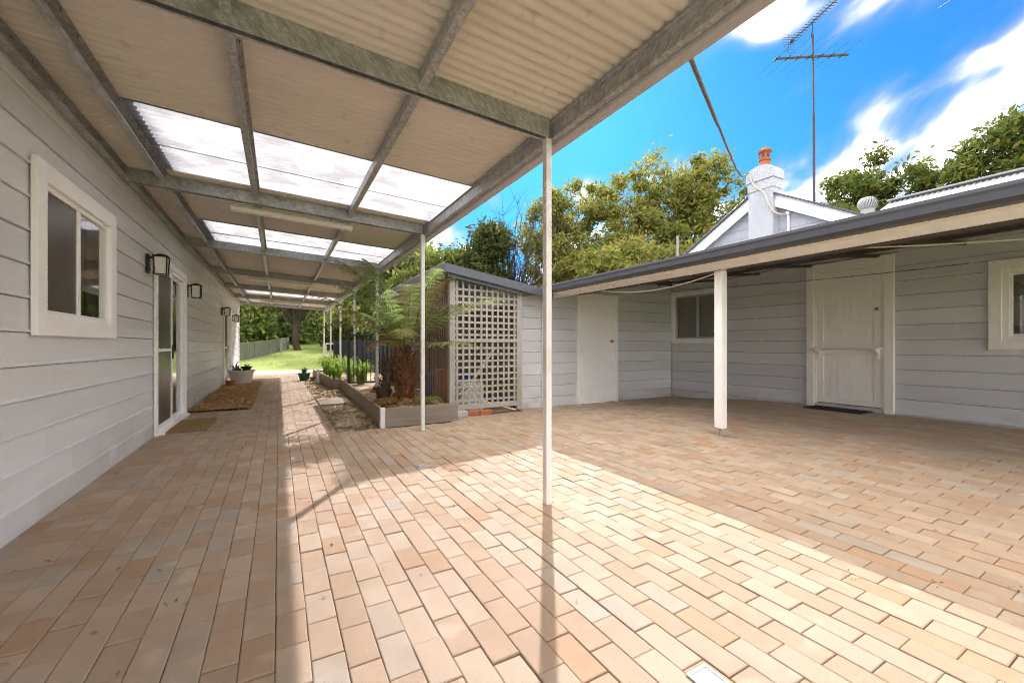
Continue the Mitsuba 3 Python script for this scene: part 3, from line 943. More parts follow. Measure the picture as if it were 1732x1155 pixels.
lo_leaf = leaf(gd + 0.075, 1.095, 'lower_leaf')
up_leaf = leaf(1.112, 2.345, 'upper_leaf')
v, f = lathe([(0, 0), (0.011, 0), (0.011, 0.02), (0.024, 0.03), (0.027, 0.042), (0.02, 0.054), (0, 0.057)], (0, 0, 0), 14)
v = np.stack([BX - 0.030 - v[:, 2], v[:, 1] + 2.81, v[:, 0] + 1.70], -1)
put('knob', (v, f), 'm_brass', up_leaf, smooth=30)
sh = MB().box(BX - 0.175, BX - 0.031, 2.745, 3.665, 1.098, 1.122, 0.004)
S = sh.put('shelf', 'm_cream', D)
for y in (2.79, 3.575):
    v, f = prism([(BX - 0.031, 1.097), (BX - 0.15, 1.097), (BX - 0.15, 1.075), (BX - 0.09, 1.05), (BX - 0.055, 0.995), (BX - 0.05, 0.945), (BX - 0.031, 0.945)], y, y + 0.03, 'y')
    put('bracket', (v, f), 'm_cream', S)

# plain door on the end wall
fr = MB()
frame_rect(fr, 'y', AY, -0.05, -0.008, 5.14, 6.196, -0.02, 2.19, 0.095, 0.004, bottom=False)
D2 = fr.put('door', 'm_white', C)
tag(D2, 'plain flush white door with brass knob in the end wall')
MB().box(5.238, 6.098, AY - 0.032, AY + 0.006, 0.012, 2.09, 0.004).put('leaf', 'm_white', D2)
for z in (0.25, 1.05, 1.90):
    MB().box(5.226, 5.252, AY - 0.040, AY - 0.031, z - 0.05, z + 0.05, 0.002).put('hinge', 'm_alu', D2)
v, f = lathe([(0, 0), (0.028, 0), (0.028, 0.006), (0.011, 0.010), (0.011, 0.03), (0.026, 0.04), (0.026, 0.055), (0.015, 0.062), (0, 0.063)], (0, 0, 0), 14)
v = np.stack([v[:, 0] + 6.02, AY - 0.032 - v[:, 2], v[:, 1] + 1.24], -1)
put('knob', (v, f), 'm_brass', D2, smooth=30)

# verandah: post, beam, gutter, rafters, roof
GY0, GY1 = -3.2, 6.28
MB().box(4.455, 4.555, 3.08 - 0.05, 3.08 + 0.05, 0.19, 2.02, 0.006).put('verandah_post', 'm_white', C)
st = MB().box(4.49, 4.52, 3.066, 3.094, 0.06, 0.192, 0.002).box(4.46, 4.55, 3.035, 3.125, 0.188, 0.194)
st.put('stirrup', 'm_galv', C + '__verandah_post')
MB().box(4.45, 4.49, GY0, 6.42, 2.03, 2.225, 0.005).put('verandah_beam', 'm_white', C)
MB().box(4.5005, 4.58, GY0, 5.75, 2.02, 2.16, 0.004).put('verandah_plate', 'm_brown_dark', C)
MB().box(4.286, 4.449, GY0, 6.29, 2.092, 2.10).put('verandah_soffit', 'm_cream', C)
gp = [(4.44, 2.13), (4.34, 2.13), (4.295, 2.155), (4.288, 2.205), (4.275, 2.225), (4.275, 2.25), (4.292, 2.25), (4.30, 2.225), (4.306, 2.165), (4.345, 2.143), (4.432, 2.143), (4.432, 2.235), (4.44, 2.235)]
gp = [(a - 0.155, b - 0.04) for a, b in gp]
put('verandah_gutter', prism(gp, GY0, 6.30, 'y'), 'm_dark_trim', C)
for y in np.arange(-2.6, 6.3, 0.9):
    m = MB()
    m.beam((4.585, y, vt(4.585) - 0.022), (BX - 0.012, y, vt(BX) - 0.022), 0.04, 0.045)
    m.put('rafter', 'm_brown_dark', C)
for x in (5.4, 6.3, 7.2):
    MB().box(x - 0.035, x + 0.035, GY0, 6.38, vt(x) + 0.0, vt(x) + 0.038).put('batten', 'm_brown_dark', C)
ys = np.arange(GY0, 9.1, 0.076 / 6)
vr = sheet(np.array([4.16, 5.5, 6.7, BX + 0.3]), ys, lambda X, Y: vt(X) + 0.051 + 0.0085 * np.cos(Y * 2 * np.pi / 0.076))
put('verandah_roof', vr, 'm_dark_trim', C, smooth=True)

# gable wall, main roof, chimney
GAY, GAZ, GS = 4.546, 4.02, 0.57
gtop = lambda a: GAZ - 0.10 - GS * abs(a - GAY)
z = 2.72
GX = 7.90
while z < 3.95:
    half = (GAZ - 0.12 - z) / GS
    half2 = max(half - 0.17 / GS, 0.0)
    bd = 0.008
    poly = [(GAY - half, z), (GAY + half, z), (GAY + half2, z + 0.168), (GAY - half2, z + 0.168)]
    v, f = prism(poly, 0.0, 0.02, 'x')
    v[:, 0] = GX + np.where(v[:, 0] > 0.01, 0.014, np.where(v[:, 2] > z + 0.08, 0.0, -bd))
    put('gable_board', (v, f), 'm_render', C)
    z += 0.17
for s in (-1, 1):
    a = np.array([GX - 0.12, GAY, GAZ])
    b = np.array([GX - 0.12, GAY + s * 2.35, GAZ - GS * 2.35])
    m = MB()
    t = (b - a) / np.linalg.norm(b - a)
    nrm = np.array([0, -t[2] * s, t[1] * s])
    nrm = nrm / np.linalg.norm(nrm)
    if nrm[2] < 0:
        nrm = -nrm
    o = -nrm * 0.09
    m.beam(a + o, b + o, 0.025, 0.19, 0.003, up=tuple(nrm))
    m.put('barge_board', 'm_white', C)
    m = MB()
    m.beam(a + nrm * 0.022 + [-0.02, 0, 0], b + nrm * 0.022 + [-0.02, 0, 0], 0.09, 0.03, 0.003, up=tuple(nrm))
    m.put('barge_capping', 'm_dark_trim', C)
    # gable roof plane with corrugations running down the slope
    xs_ = np.arange(GX - 0.08, 16.0, 0.076 / 5)
    ts = np.linspace(0.0, 2.35, 4)
    Xg, Tg = np.meshgrid(xs_, ts, indexing='ij')
    V = np.stack([Xg, GAY + s * Tg, GAZ + 0.0 - GS * Tg + 0.008 * np.cos(Xg * 2 * np.pi / 0.076)], -1).reshape(-1, 3)
    n_, m_ = Xg.shape
    i, j = np.meshgrid(np.arange(n_ - 1), np.arange(m_ - 1), indexing='ij')
    q = np.stack([i * m_ + j, (i + 1) * m_ + j, (i + 1) * m_ + j + 1, i * m_ + j + 1], -1).reshape(-1, 4)
    put('gable_roof', (V, np.vstack([q[:, [0, 1, 2]], q[:, [0, 2, 3]]])), 'm_zinc_roof', C, smooth=True)
# long roof to the right, ridge parallel to the courtyard
RX, RZ = 10.6, 3.99
for x0, x1, z0, z1 in ((8.25, RX, 2.80, RZ), (RX, 13.2, RZ, 2.80)):
    ys = np.arange(-3.4, 3.62, 0.076 / 6)
    put('main_roof', sheet(np.linspace(x0, x1, 4), ys, lambda X, Y: z0 + (X - x0) / (x1 - x0) * (z1 - z0) + 0.012 * np.cos(Y * 2 * np.pi / 0.076)), 'm_zinc_roof', C, smooth=True)
MB().beam((RX, -3.4, RZ + 0.02), (RX, 3.62, RZ + 0.02), 0.22, 0.03, 0.004).put('ridge_cap', 'm_zinc_roof', C)
MB().box(BX + 0.14, 13.2, -3.2, 8.9, 2.605, 2.65).put('ceiling', 'm_room', C)
# chimney
y0, y1, x0, x1 = 4.255, 4.70, 7.70, 7.99
ck = MB().box(x0, x1, y0, y1, 2.75, 3.99, 0.006).put('chimney', 'm_render', C)
MB().box(x0 - 0.012, x1 + 0.012, y0 - 0.012, y1 + 0.012, 3.99, 4.17, 0.012).put('neck', 'm_render', ck)
an = np.linspace(0, np.pi, 15)
arch = [(y0 - 0.028, 4.17)] + [((y0 + y1) / 2 - np.cos(a) * (y1 - y0 + 0.056) / 2, 4.28 + 0.16 * np.sin(a)) for a in an] + [(y1 + 0.028, 4.17)]
put('crown', prism(arch, x0 - 0.028, x1 + 0.028, 'x'), 'm_render', ck, smooth=25)
pot = lathe([(a, b + 0.09) for a, b in [(0, 4.30), (0.115, 4.30), (0.105, 4.36), (0.085, 4.40), (0.08, 4.46), (0.098, 4.47), (0.098, 4.49), (0.082, 4.50), (0.08, 4.60), (0.115, 4.62), (0.118, 4.645), (0.085, 4.66), (0.05, 4.70), (0.02, 4.715), (0.0, 4.72)]], ((x0 + x1) / 2, (y0 + y1) / 2, 0), 20)
pk = put('pot', pot, 'm_terracotta', ck, smooth=35)
hol = MB()
for k in range(6):
    a = k * math.pi / 3 + 0.2
    c = np.array([(x0 + x1) / 2 + 0.075 * math.cos(a), (y0 + y1) / 2 + 0.075 * math.sin(a), 4.645])
    hol.box(-0.012, 0.012, -0.02, 0.02, -0.035, 0.03, 0.004, rot=rotz(a), at=c)
hol.put('smoke_hole', 'm_black', pk)
# turning roof vent
wv = lathe([(0.10, 3.30), (0.10, 3.66), (0.115, 3.67)], (9.5, 3.55, 0), 20)
vk = put('roof_vent', wv, 'm_zinc_roof', C, smooth=30)
vn = MB()
for k in range(22):
    a0_ = k * 2 * math.pi / 22
    pts = []
    for t in np.linspace(0, 1, 7):
        r = 0.085 + 0.07 * math.sin(math.pi * (0.12 + 0.80 * t))
        pts.append((9.5 + r * math.cos(a0_ + 0.35 * t), 3.55 + r * math.sin(a0_ + 0.35 * t), 3.67 + 0.20 * t))
    p = np.array(pts)
    out = (p - [9.5, 3.55, 0]) * [1, 1, 0]
    out /= np.linalg.norm(out, axis=1, keepdims=True)
    tg = np.stack([-out[:, 1], out[:, 0], 0 * out[:, 0]], -1)
    A, B = p, p + tg * 0.030 - out * 0.012
    vv = np.vstack([A, B])
    i = np.arange(6)
    vn.add(vv, np.vstack([np.stack([i, i + 1, i + 8], -1), np.stack([i, i + 8, i + 7], -1)]))
vn.put('vane', 'm_zinc_roof', vk, smooth=True)
put('cap', lathe([(0.0, 3.862), (0.10, 3.862), (0.10, 3.872), (0.05, 3.888), (0.0, 3.892)], (9.5, 3.55, 0), 20), 'm_zinc_roof', vk, smooth=30)
MB().tube([(7.0, 5.72, 2.4), (7.0, 5.72, 3.35)], 0.022, 10).put('vent_pipe', 'm_zinc_roof', C, smooth=40)
# downpipe beside the lattice shed
MB().tube([(4.33, AY - 0.05, 0.02), (4.33, AY - 0.05, 1.98), (4.36, AY - 0.2, 2.14)], 0.035, 10).box(4.285, 4.375, AY - 0.05, AY - 0.009, 1.50, 1.53).box(4.285, 4.375, AY - 0.05, AY - 0.009, 0.50, 0.53).put('downpipe', 'm_white', C, smooth=40)

# ------------------------------------------------------------------ lattice shed
S = thing('lattice_shed', 'weathered grey timber lattice shed with dark sloping fascia joined to the cottage', 'shed')
LY = 6.42
stop = lambda x: 2.445 - (x - 2.3) * 0.155
MB().box(2.405, 2.505, LY - 0.05, LY + 0.05, 0.06, stop(2.45) - 0.17, 0.006).put('post', 'm_wood_grey', S)
MB().box(3.665, 3.765, LY - 0.04, LY + 0.05, 0.03, stop(3.7) - 0.17, 0.006).put('post', 'm_wood_grey', S)
MB().box(2.506, 3.664, LY - 0.045, LY - 0.0, 0.10, 0.185, 0.005).put('rail', 'm_wood_grey', S)
MB().box(2.506, 3.664, LY - 0.045, LY - 0.005, 1.205, 1.265, 0.005).put('rail', 'm_wood_grey', S)
for i in range(11):
    x = 2.525 + i * 0.107
    j = R.normal(0, 0.003)
    m = MB()
    for a, b in ((0.186, 1.204), (1.266, stop(x) - 0.20)):
        m.box(x + j, x + j + 0.036, LY - 0.030, LY - 0.022, a, b, 0.002)
    m.put('upright_slat', 'm_wood_grey', S)
z = 0.235
while z < 2.15:
    if not 1.15 < z < 1.27:
        x1 = min(3.664, 2.3 + (2.445 - z - 0.22) / 0.155)
        if x1 > 2.8:
            j = R.normal(0, 0.003)
            MB().box(2.506, x1, LY - 0.0215, LY - 0.0135, z + j, z + j + 0.036, 0.002).put('cross_slat', 'm_wood_grey', S)
    z += 0.107
MB().beam((2.55, LY + 0.02, 0.18), (3.25, LY + 0.02, 1.12), 0.07, 0.03, 0.003).put('brace', 'm_wood_grey', S)
for y in np.arange(LY + 0.10, 8.5, 0.115):
    MB().box(2.44, 2.452, y, y + 0.028, 0.10, 2.2, 0.002).put('side_slat', 'm_wood_brown', S)
MB().box(2.453, 2.49, LY + 0.051, 8.6, 0.10, 0.17, 0.003).put('side_rail', 'm_wood_grey', S)
MB().box(2.453, 2.49, LY + 0.051, 8.6, 1.15, 1.22, 0.003).put('side_rail', 'm_wood_grey', S)
MB().box(2.41, 2.50, 8.61, 8.70, 0.0, 2.2, 0.005).put('post', 'm_wood_grey', S)
# fascia, barge, roof
FYf = 6.22
fa = [(2.28, stop(2.28)), (4.27, stop(4.27)), (4.27, stop(4.27) - 0.135), (2.28, stop(2.28) - 0.135)]
put('fascia', prism([(x, z) for x, z in fa], 0, 0.022, 'y'), 'm_dark_trim', S)
k = counts[S + '__fascia'] - 1
v, f = prism(fa, FYf, FYf + 0.022, 'y')
scene[S + '__fascia'] = mikit.ply((v, f), 'm_dark_trim')
v, f = prism([(2.34, stop(2.34) - 0.136), (3.72, stop(3.72) - 0.136), (3.72, stop(3.72) - 0.19), (2.34, stop(2.34) - 0.19)], FYf + 0.06, FYf + 0.085, 'y')
put('barge_trim', (v, f), 'm_dark_trim', S)
MB().box(2.255, 2.28, FYf, 11.3, stop(2.28) - 0.14, stop(2.28) + 0.004, 0.003).put('side_fascia', 'm_dark_trim', S)
ys = np.arange(FYf + 0.0235, 11.2, 0.076 / 6)
put('roof', sheet(np.linspace(2.285, 4.6, 3), ys, lambda X, Y: stop(X) - 0.02 + 0.008 * np.cos(Y * 2 * np.pi / 0.076)), 'm_zinc_roof', S, smooth=True)
MB().box(3.77, 3.80, AY + 0.13, 11.0, 0, 1.9).box(2.5, 3.77, 10.9, 11.0, 0, 2.0).put('back_wall', 'm_wood_brown', S)
# what is stored behind the lattice
k = thing('brick_stack', 'stack of old red bricks stored behind the brown slats of the lattice shed', 'bricks')
for lay_ in range(9):
    for i in range(3):
        for jj in range(2):
            x, y = 2.62 + jj * 0.125 + R.normal(0, 0.006), 7.1 + i * 0.24 + R.normal(0, 0.008)
            MB().box(x, x + 0.112, y, y + 0.228, 0.0 + lay_ * 0.078, 0.074 + lay_ * 0.078, 0.004).put('brick', 'm_brick', k)
MB().box(2.62, 3.5, 7.95, 8.45, 0.0, 0.55, 0.02).box(2.60, 3.52, 7.93, 8.47, 0.551, 0.60, 0.012).put('storage_tub', 'm_blue')
tag('storage_tub', 'blue plastic storage tub glimpsed behind the slats of the lattice shed', 'tub')
MB().box(2.75, 3.2, 6.75, 7.0, 0.0, 0.5, 0.02).put('carton', 'm_cream')
tag('carton', 'pale box standing just behind the lower lattice panel', 'box')

# ------------------------------------------------------------------ mats, drains, loose bricks
def mat_obj(key, bsdf, c, a, lx, ly, h, label):
    v, f = cbox(-lx / 2, lx / 2, -ly / 2, ly / 2, 0, h, 0.006)
    v = v @ rotz(a).T + np.array(c)
    put(key, (v, f), bsdf)
    tag(key, label, 'door mat')


mat_obj('coir_mat', 'm_coir', (-1.09, 7.48, 0.003), 0.0, 0.50, 1.05, 0.022, 'worn brown coir mat in front of the sliding door')
k = thing('rubber_mat', 'black rubber grid mat in front of the stable door', 'door mat')
rm = MB()
mx0, mx1, my0, my1, mz = 7.42, 7.80, 2.85, 3.62, gz(7.6, 3.2) + 0.003
rm.box(mx0, mx1, my0, my0 + 0.03, mz, mz + 0.016, 0.003).box(mx0, mx1, my1 - 0.03, my1, mz, mz + 0.016, 0.003)
rm.box(mx0, mx0 + 0.03, my0 + 0.03, my1 - 0.03, mz, mz + 0.0158, 0.003).box(mx1 - 0.03, mx1, my0 + 0.03, my1 - 0.03, mz, mz + 0.0158, 0.003)
rm.put('rim', 'm_rubber', k)
rb = MB()
for y in np.arange(my0 + 0.05, my1 - 0.04, 0.03):
    rb.box(mx0 + 0.03, mx1 - 0.03, y, y + 0.014, mz + 0.001, mz + 0.012)
tag(rb.put('ribs', 'm_rubber', k), 'rubber ribs of the mat', kind='stuff')


def drain(c, s, label):
    k = thing('drain_cover', label, 'drain cover')
    z = gz(c[0], c[1])
    m = MB()
    x0, x1, y0, y1 = c[0] - s, c[0] + s, c[1] - s, c[1] + s
    zz0, zz1 = z + 0.0005, z + 0.008
    m.box(x0, x1, y0, y0 + 0.012, zz0, zz1, 0.001).box(x0, x1, y1 - 0.012, y1, zz0, zz1, 0.001).box(x0, x0 + 0.012, y0 + 0.012, y1 - 0.012, zz0, zz1 - 0.0004, 0.001).box(x1 - 0.012, x1, y0 + 0.012, y1 - 0.012, zz0, zz1 - 0.0004, 0.001)
    m.put('rim', 'm_alu', k)
    MB().box(x0 + 0.012, x1 - 0.012, y0 + 0.012, y1 - 0.012, zz0, zz1 - 0.003).put('plate', 'm_alu', k)


drain((1.21, 3.905), 0.05, 'small square metal drain cover in the shaded bricks left of the middle')
drain((1.29, 0.93), 0.05, 'square metal drain cover at the bottom edge of the sunlit paving')
drain((5.0, 6.35), 0.06, 'small drain cover near the foot of the plain white door')
MB().box(-0.17, 0.17, -0.08, 0.08, 0, 0.10, 0.012, rot=rotz(-0.12), at=(2.50, 6.30, 0.0)).put('concrete_block', 'm_concrete')
tag('concrete_block', 'rough grey concrete block under the corner post of the lattice shed', 'block')
for i, (x, a) in enumerate(((2.78, -0.1), (3.02, 0.05))):
    kk = numbered('loose_brick')
    scene[kk] = mikit.ply(MB().box(-0.115, 0.115, -0.055, 0.055, 0, 0.076, 0.005, rot=rotz(a), at=(x, 6.335, 0.0)).mesh(), 'm_brick')
    tag(kk, ('orange red brick lying next to the concrete block under the lattice', 'orange red brick lying right of another brick under the lattice')[i], 'brick')

# ------------------------------------------------------------------ planters
k = thing('planter_box', 'low timber planter in which the tree fern grows', 'planter')
def board_between(a, b, z0, z1, t, name, parent, bsdf='m_sleeper'):
    a, b = np.array([*a, 0.0]), np.array([*b, 0.0])
    m = MB().beam(a + [0, 0, (z0 + z1) / 2], b + [0, 0, (z0 + z1) / 2], t, z1 - z0, 0.004)
    return m.put(name, bsdf, parent)
board_between((1.305, 5.985), (2.40, 6.02), 0.0, 0.27, 0.04, 'front_board', k)
board_between((1.26, 6.02), (1.46, 11.85), 0.0, 0.275, 0.04, 'side_board', k)
board_between((2.385, 6.05), (2.385, 8.9), 0.0, 0.22, 0.035, 'side_board', k)
MB().box(1.235, 1.30, 5.955, 6.015, -0.01, 0.283, 0.003).put('corner_bracket', 'm_post_white', k)
def pz(X, Y):
    return 0.19 + 0.07 * (meshkit.fbm(np.stack([X * 3, Y * 3, 0 * X], -1), 4, 2) - 0.5) + 0.10 * np.exp(-((X - 1.83) ** 2 + (Y - 6.9) ** 2) / 0.15)
xs_, ys_ = np.arange(0, 1.0001, 0.03), np.arange(6.0, 12.0, 0.06)
v, f = sheet(xs_, ys_, lambda X, Y: pz(1.27 + X * 1.1, Y))
v[:, 0] = 1.27 + (v[:, 1] - 6) * 0.034 + v[:, 0] * (2.38 - 1.27 - (v[:, 1] - 6) * 0.034)
put('soil', (v, f), 'm_soil', k, smooth=True)
k = thing('planter_box', 'further timber planter full of bright green strappy plants', 'planter')
board_between((1.27, 11.96), (2.1, 12.0), 0.0, 0.26, 0.04, 'front_board', k)
board_between((1.25, 11.98), (1.13, 17.0), 0.0, 0.27, 0.04, 'side_board', k)
board_between((1.1, 17.02), (1.9, 17.05), 0.0, 0.24, 0.04, 'back_board', k)
put('soil', sheet(np.arange(1.2, 3.2, 0.2), np.arange(12.0, 17.0, 0.2), lambda X, Y: 0.19 + 0 * X), 'm_soil', k)

# mulch of the bed along the wall
def chips(n, xr, yr, zf, smin, smax, seed):
    r = np.random.default_rng(seed)
    c = np.stack([r.uniform(*xr, n), r.uniform(*yr, n), np.zeros(n)], -1)
    c[:, 2] = zf(c[:, 0], c[:, 1]) + r.uniform(0.0, 0.02, n)
    a, l, w = r.uniform(0, np.pi, n), r.uniform(smin, smax, n), r.uniform(0.15, 0.4, n)
    t = np.stack([np.cos(a), np.sin(a), r.normal(0, 0.25, n)], -1)
    s = np.stack([-np.sin(a), np.cos(a), r.normal(0, 0.3, n)], -1)
    A, B = t * l[:, None], s * (l * w)[:, None]
    v = np.stack([c - A, c + B, c + A, c - B], 1).reshape(-1, 3)
    i = np.arange(n)[:, None] * 4
    f = np.vstack([i + [[0, 1, 2]], i + [[0, 2, 3]]])
    kk = np.repeat(r.integers(0, 4000, n) + 0.5, 4)
    return v, f, np.stack([kk, 0 * kk + 0.5], -1)


bed = MB()
bz = lambda X, Y: 0.02 + 0.05 * (meshkit.fbm(np.stack([np.asarray(X) * 2.5, np.asarray(Y) * 2.5, 0 * np.asarray(X)], -1), 3, 4) - 0.5)
vb, fb = sheet(np.arange(-1.37, -0.44, 0.05), np.arange(8.95, 15.65, 0.08), bz)
bed.add(vb, fb, np.stack([np.floor(R.uniform(0, 4000, len(vb))) * 0 + 7.5, 0 * vb[:, 0] + 0.5], -1))
bed.add(*chips(12000, (-1.365, -0.46), (8.97, 15.6), bz, 0.02, 0.085, 3))
bed.put('bark_mulch', 'm_mulch', uv=True)
tag('bark_mulch', 'orange brown bark mulch in the strip bed along the house wall', 'mulch', kind='stuff')
ms = MB().add(*chips(3500, (1.32, 2.36), (6.05, 8.5), lambda X, Y: pz(X, Y), 0.012, 0.05, 5))
ms.put('leaf_litter', 'm_mulch', uv=True)
tag('leaf_litter', 'brown leaf litter and needles on the soil of the fern planter', 'leaf litter', kind='stuff')

# ------------------------------------------------------------------ tree fern
def bez(p, n):
    p = np.asarray(p, float)
    t = np.linspace(0, 1, n)[:, None]
    if len(p) == 3:
        return (1 - t) ** 2 * p[0] + 2 * t * (1 - t) * p[1] + t * t * p[2]
    return (1 - t) ** 3 * p[0] + 3 * t * (1 - t) ** 2 * p[1] + 3 * t * t * (1 - t) * p[2] + t ** 3 * p[3]


def frond(pts, width, npin, seed, droop=0.35, start=0.16):
    tone = float(np.random.default_rng(seed + 5000).integers(0, 4000))
    """Rachis tube and toothed pinnae; returns the stalk mesh and the blade mesh with uv."""
    r = np.random.default_rng(seed)
    c = bez(pts, 40)
    length = np.linalg.norm(np.diff(c, axis=0), axis=1).sum()
    stalk = MB().tube(c, np.linspace(0.009, 0.002, 40), 5)
    blade = MB()
    for i in range(npin):
        s = start + (1 - start) * (i + 0.5) / npin
        k = s * 39
        k0 = min(int(k), 38)
        p = c[k0] + (c[k0 + 1] - c[k0]) * (k - k0)
        t = c[k0 + 1] - c[k0]
        t /= np.linalg.norm(t)
        side = np.cross(t, [0, 0, 1.0])
        side /= np.linalg.norm(side) + 1e-9
        up = np.cross(side, t)
        prof = math.sin(math.pi * min(1, (s - start) / (1 - start) * 0.82 + 0.17)) ** 0.7
        for sd in (-1, 1):
            l = width * prof * r.uniform(0.85, 1.1)
            d = sd * side * 0.92 + t * r.uniform(0.22, 0.42) + up * r.uniform(-0.05, 0.15)
            d /= np.linalg.norm(d)
            n = 9
            u = np.linspace(0, 1, n)
            q = p + np.outer(u * l, d) + np.outer(-(u ** 2) * l * droop * r.uniform(0.7, 1.3), [0, 0, 1.0])
            w = (1 - u) ** 0.6 * (0.016 + 0.17 * l)
            fw = np.cross(d, up)
            fw /= np.linalg.norm(fw) + 1e-9
            # pinnules: little blades on both sides of the pinna's rib
            for sg2 in (-1, 1):
                base = q[:-1]
                tip = q[:-1] * 0.45 + q[1:] * 0.55 + sg2 * fw * w[:-1, None] + d * 0.012 - np.array([0, 0, 0.25]) * w[:-1, None]
                b2 = q[:-1] * 0.12 + q[1:] * 0.88
                V = np.stack([base, tip, b2], 1).reshape(-1, 3)
                F = np.arange(len(V)).reshape(-1, 3)
                blade.add(V, F, (tone + r.integers(0, 2) + 0.5, 0.5))
            # the rib itself
            rib = np.vstack([q + fw * 0.0016, q - fw * 0.0016])
            ii = np.arange(n - 1)
            blade.add(rib, np.vstack([np.stack([ii, ii + 1, ii + n + 1], -1), np.stack([ii, ii + n + 1, ii + n], -1)]), (tone + 0.5, 0.5))
    return stalk, blade


def fuzzy_trunk(key, parent, base, top, r0, r1, mat1, n, seed, sc=1.0):
    r = np.random.default_rng(seed)
    base, top = np.array(base, float), np.array(top, float)
    m = MB()
    zz = np.linspace(0, 1, 14)
    m.tube(base + np.outer(zz, top - base), r0 + (r1 - r0) * zz, 14)
    # old frond stubs, curling outwards and up
    for i in range(n):
        t, a = r.uniform(0.02, 1.0), r.uniform(0, 2 * np.pi)
        rr = r0 + (r1 - r0) * t
        c = base + (top - base) * t
        o = np.array([math.cos(a), math.sin(a), 0])
        p0 = c + o * rr * 0.75
        l = r.uniform(0.06, 0.125) * sc
        p1 = p0 + o * l * 0.6 + np.array([0, 0, l * 0.45])
        p2 = p0 + o * l * r.uniform(0.5, 1.1) + np.array([0, 0, l * r.uniform(0.7, 1.3)])
        m.tube(np.array([p0, p1, p2]), [0.017 * sc, 0.013 * sc, 0.003], 4)
    return m.put(key, mat1, parent)


F = thing('tree_fern', 'tree fern with shaggy russet trunk and long arching fronds in the planter', 'tree fern')
crown = np.array([1.86, 6.90, 0.97])
fuzzy_trunk('trunk', F, (1.80, 6.90, 0.10), (1.86, 6.90, 0.98), 0.12, 0.10, 'm_fern_trunk', 300, 1)
fuzzy_trunk('trunk', F, (1.52, 7.08, 0.16), (1.60, 7.06, 0.92), 0.075, 0.065, 'm_fern_dark', 150, 2, 0.8)
FR = [  # tip, rise of the middle, width, brown?
    ((0.30, 6.75, 1.92), 0.50, 0.24, 1), ((0.72, 6.70, 2.42), 0.75, 0.30, 0), ((1.20, 7.20, 2.58), 0.8, 0.32, 0), ((0.95, 6.30, 2.36), 0.9, 0.30, 0),
    ((2.44, 6.22, 2.22), 0.75, 0.28, 1), ((2.85, 5.30, 1.80), 0.70, 0.22, 0), ((2.66, 5.50, 1.08), 0.50, 0.22, 0), ((2.62, 6.30, 1.75), 0.85, 0.26, 0),
    ((0.55, 6.50, 1.40), 0.75, 0.30, 0), ((2.20, 7.90, 2.30), 0.9, 0.32, 0), ((2.95, 7.3, 1.80), 0.9, 0.30, 0), ((0.85, 7.85, 1.65), 0.9, 0.30, 0),
    ((2.10, 5.95, 2.30), 0.85, 0.26, 0), ((0.80, 6.1, 1.80), 0.8, 0.26, 0), ((1.10, 6.25, 1.05), 0.60, 0.24, 1), ((1.35, 6.10, 1.55), 0.75, 0.26, 0),
    ((1.45, 5.75, 1.25), 0.7, 0.24, 0), ((0.65, 7.1, 2.1), 0.8, 0.3, 0)]
for i, (tip, rise, w, br) in enumerate(FR):
    tip = np.array(tip)
    o = crown + R.normal(0, 0.03, 3) * [1, 1, 0.2]
    d = tip - o
    m1 = o + d * 0.22 + [0, 0, rise * 0.50]
    m2 = o + d * 0.72 + [0, 0, rise * 0.52]
    st, bl = frond([o, m1, m2, tip], w, 21, 100 + i)
    kk = bl.put('frond', 'm_fern_brown' if br else 'm_fern', F, uv=True)
    st.put('stalk', 'm_fern_dark', kk, smooth=True)
    if br:
        tag(kk, 'yellowing brown frond')
kd = numbered('dead_fronds')
df = MB()
for i in range(7):
    a = R.uniform(0, 6.28)
    b0 = np.array([1.55 + R.normal(0, .08), 6.55 + R.normal(0, .1), 0.24])
    tip = b0 + np.array([math.cos(a) * 0.35, math.sin(a) * 0.3, 0.02])
    st, bl = frond([b0, (b0 + tip) / 2 + [0, 0, 0.18], tip], 0.10, 16, 300 + i)
    v_, f_ = bl.mesh()
    df.add(v_, f_, bl.uv())
    v_, f_ = st.mesh()
    df.add(v_, f_, (9.5, 0.5))
scene[kd] = mikit.ply(df.mesh(), 'm_frond_dead', uv=df.uv())
tag(kd, 'heap of dried brown fronds lying at the foot of the tree fern', 'dead fronds', kind='stuff')
K = thing('small_fern', 'little pale green fern growing right of the tree fern trunk', 'fern')
for i in range(9):
    a = i * 0.7 + 0.2
    b0 = np.array([2.05, 6.45, 0.22])
    tip = b0 + np.array([math.cos(a) * 0.26, math.sin(a) * 0.22, 0.06])
    st, bl = frond([b0, (b0 + tip) / 2 + [0, 0, 0.16], tip], 0.06, 14, 330 + i)
    v_, f_ = st.mesh()
    bl.add(v_, f_, (9.5, 0.5)).put('frond', 'm_fern', K, uv=True)
fuzzy_trunk('tree_stump', None, (1.58, 7.75, 0.1), (1.6, 7.75, 0.40), 0.13, 0.12, 'm_fern_dark', 60, 6, 0.5)
tag('tree_stump', 'dark short stump behind the dried fronds in the planter', 'stump')
k = thing('garden_tap', 'pale blue plastic tap post standing behind the stump', 'tap')
put('standpipe', lathe([(0.0, 0.15), (0.055, 0.15), (0.05, 0.36), (0.028, 0.40), (0.028, 0.47), (0.05, 0.48), (0.045, 0.54), (0, 0.56)], (1.70, 8.56, 0), 14), 'm_post_white', k, smooth=35)
MB().box(1.64, 1.76, 8.54, 8.58, 0.50, 0.52, 0.004).put('handle', 'm_blue', k)
k = thing('short_post', 'short white post with rusty cap at the planter edge', 'post')
put('shaft', lathe([(0, 0.1), (0.05, 0.1), (0.05, 0.33), (0, 0.331)], (1.46, 7.62, 0), 12), 'm_post_white', k, smooth=35)
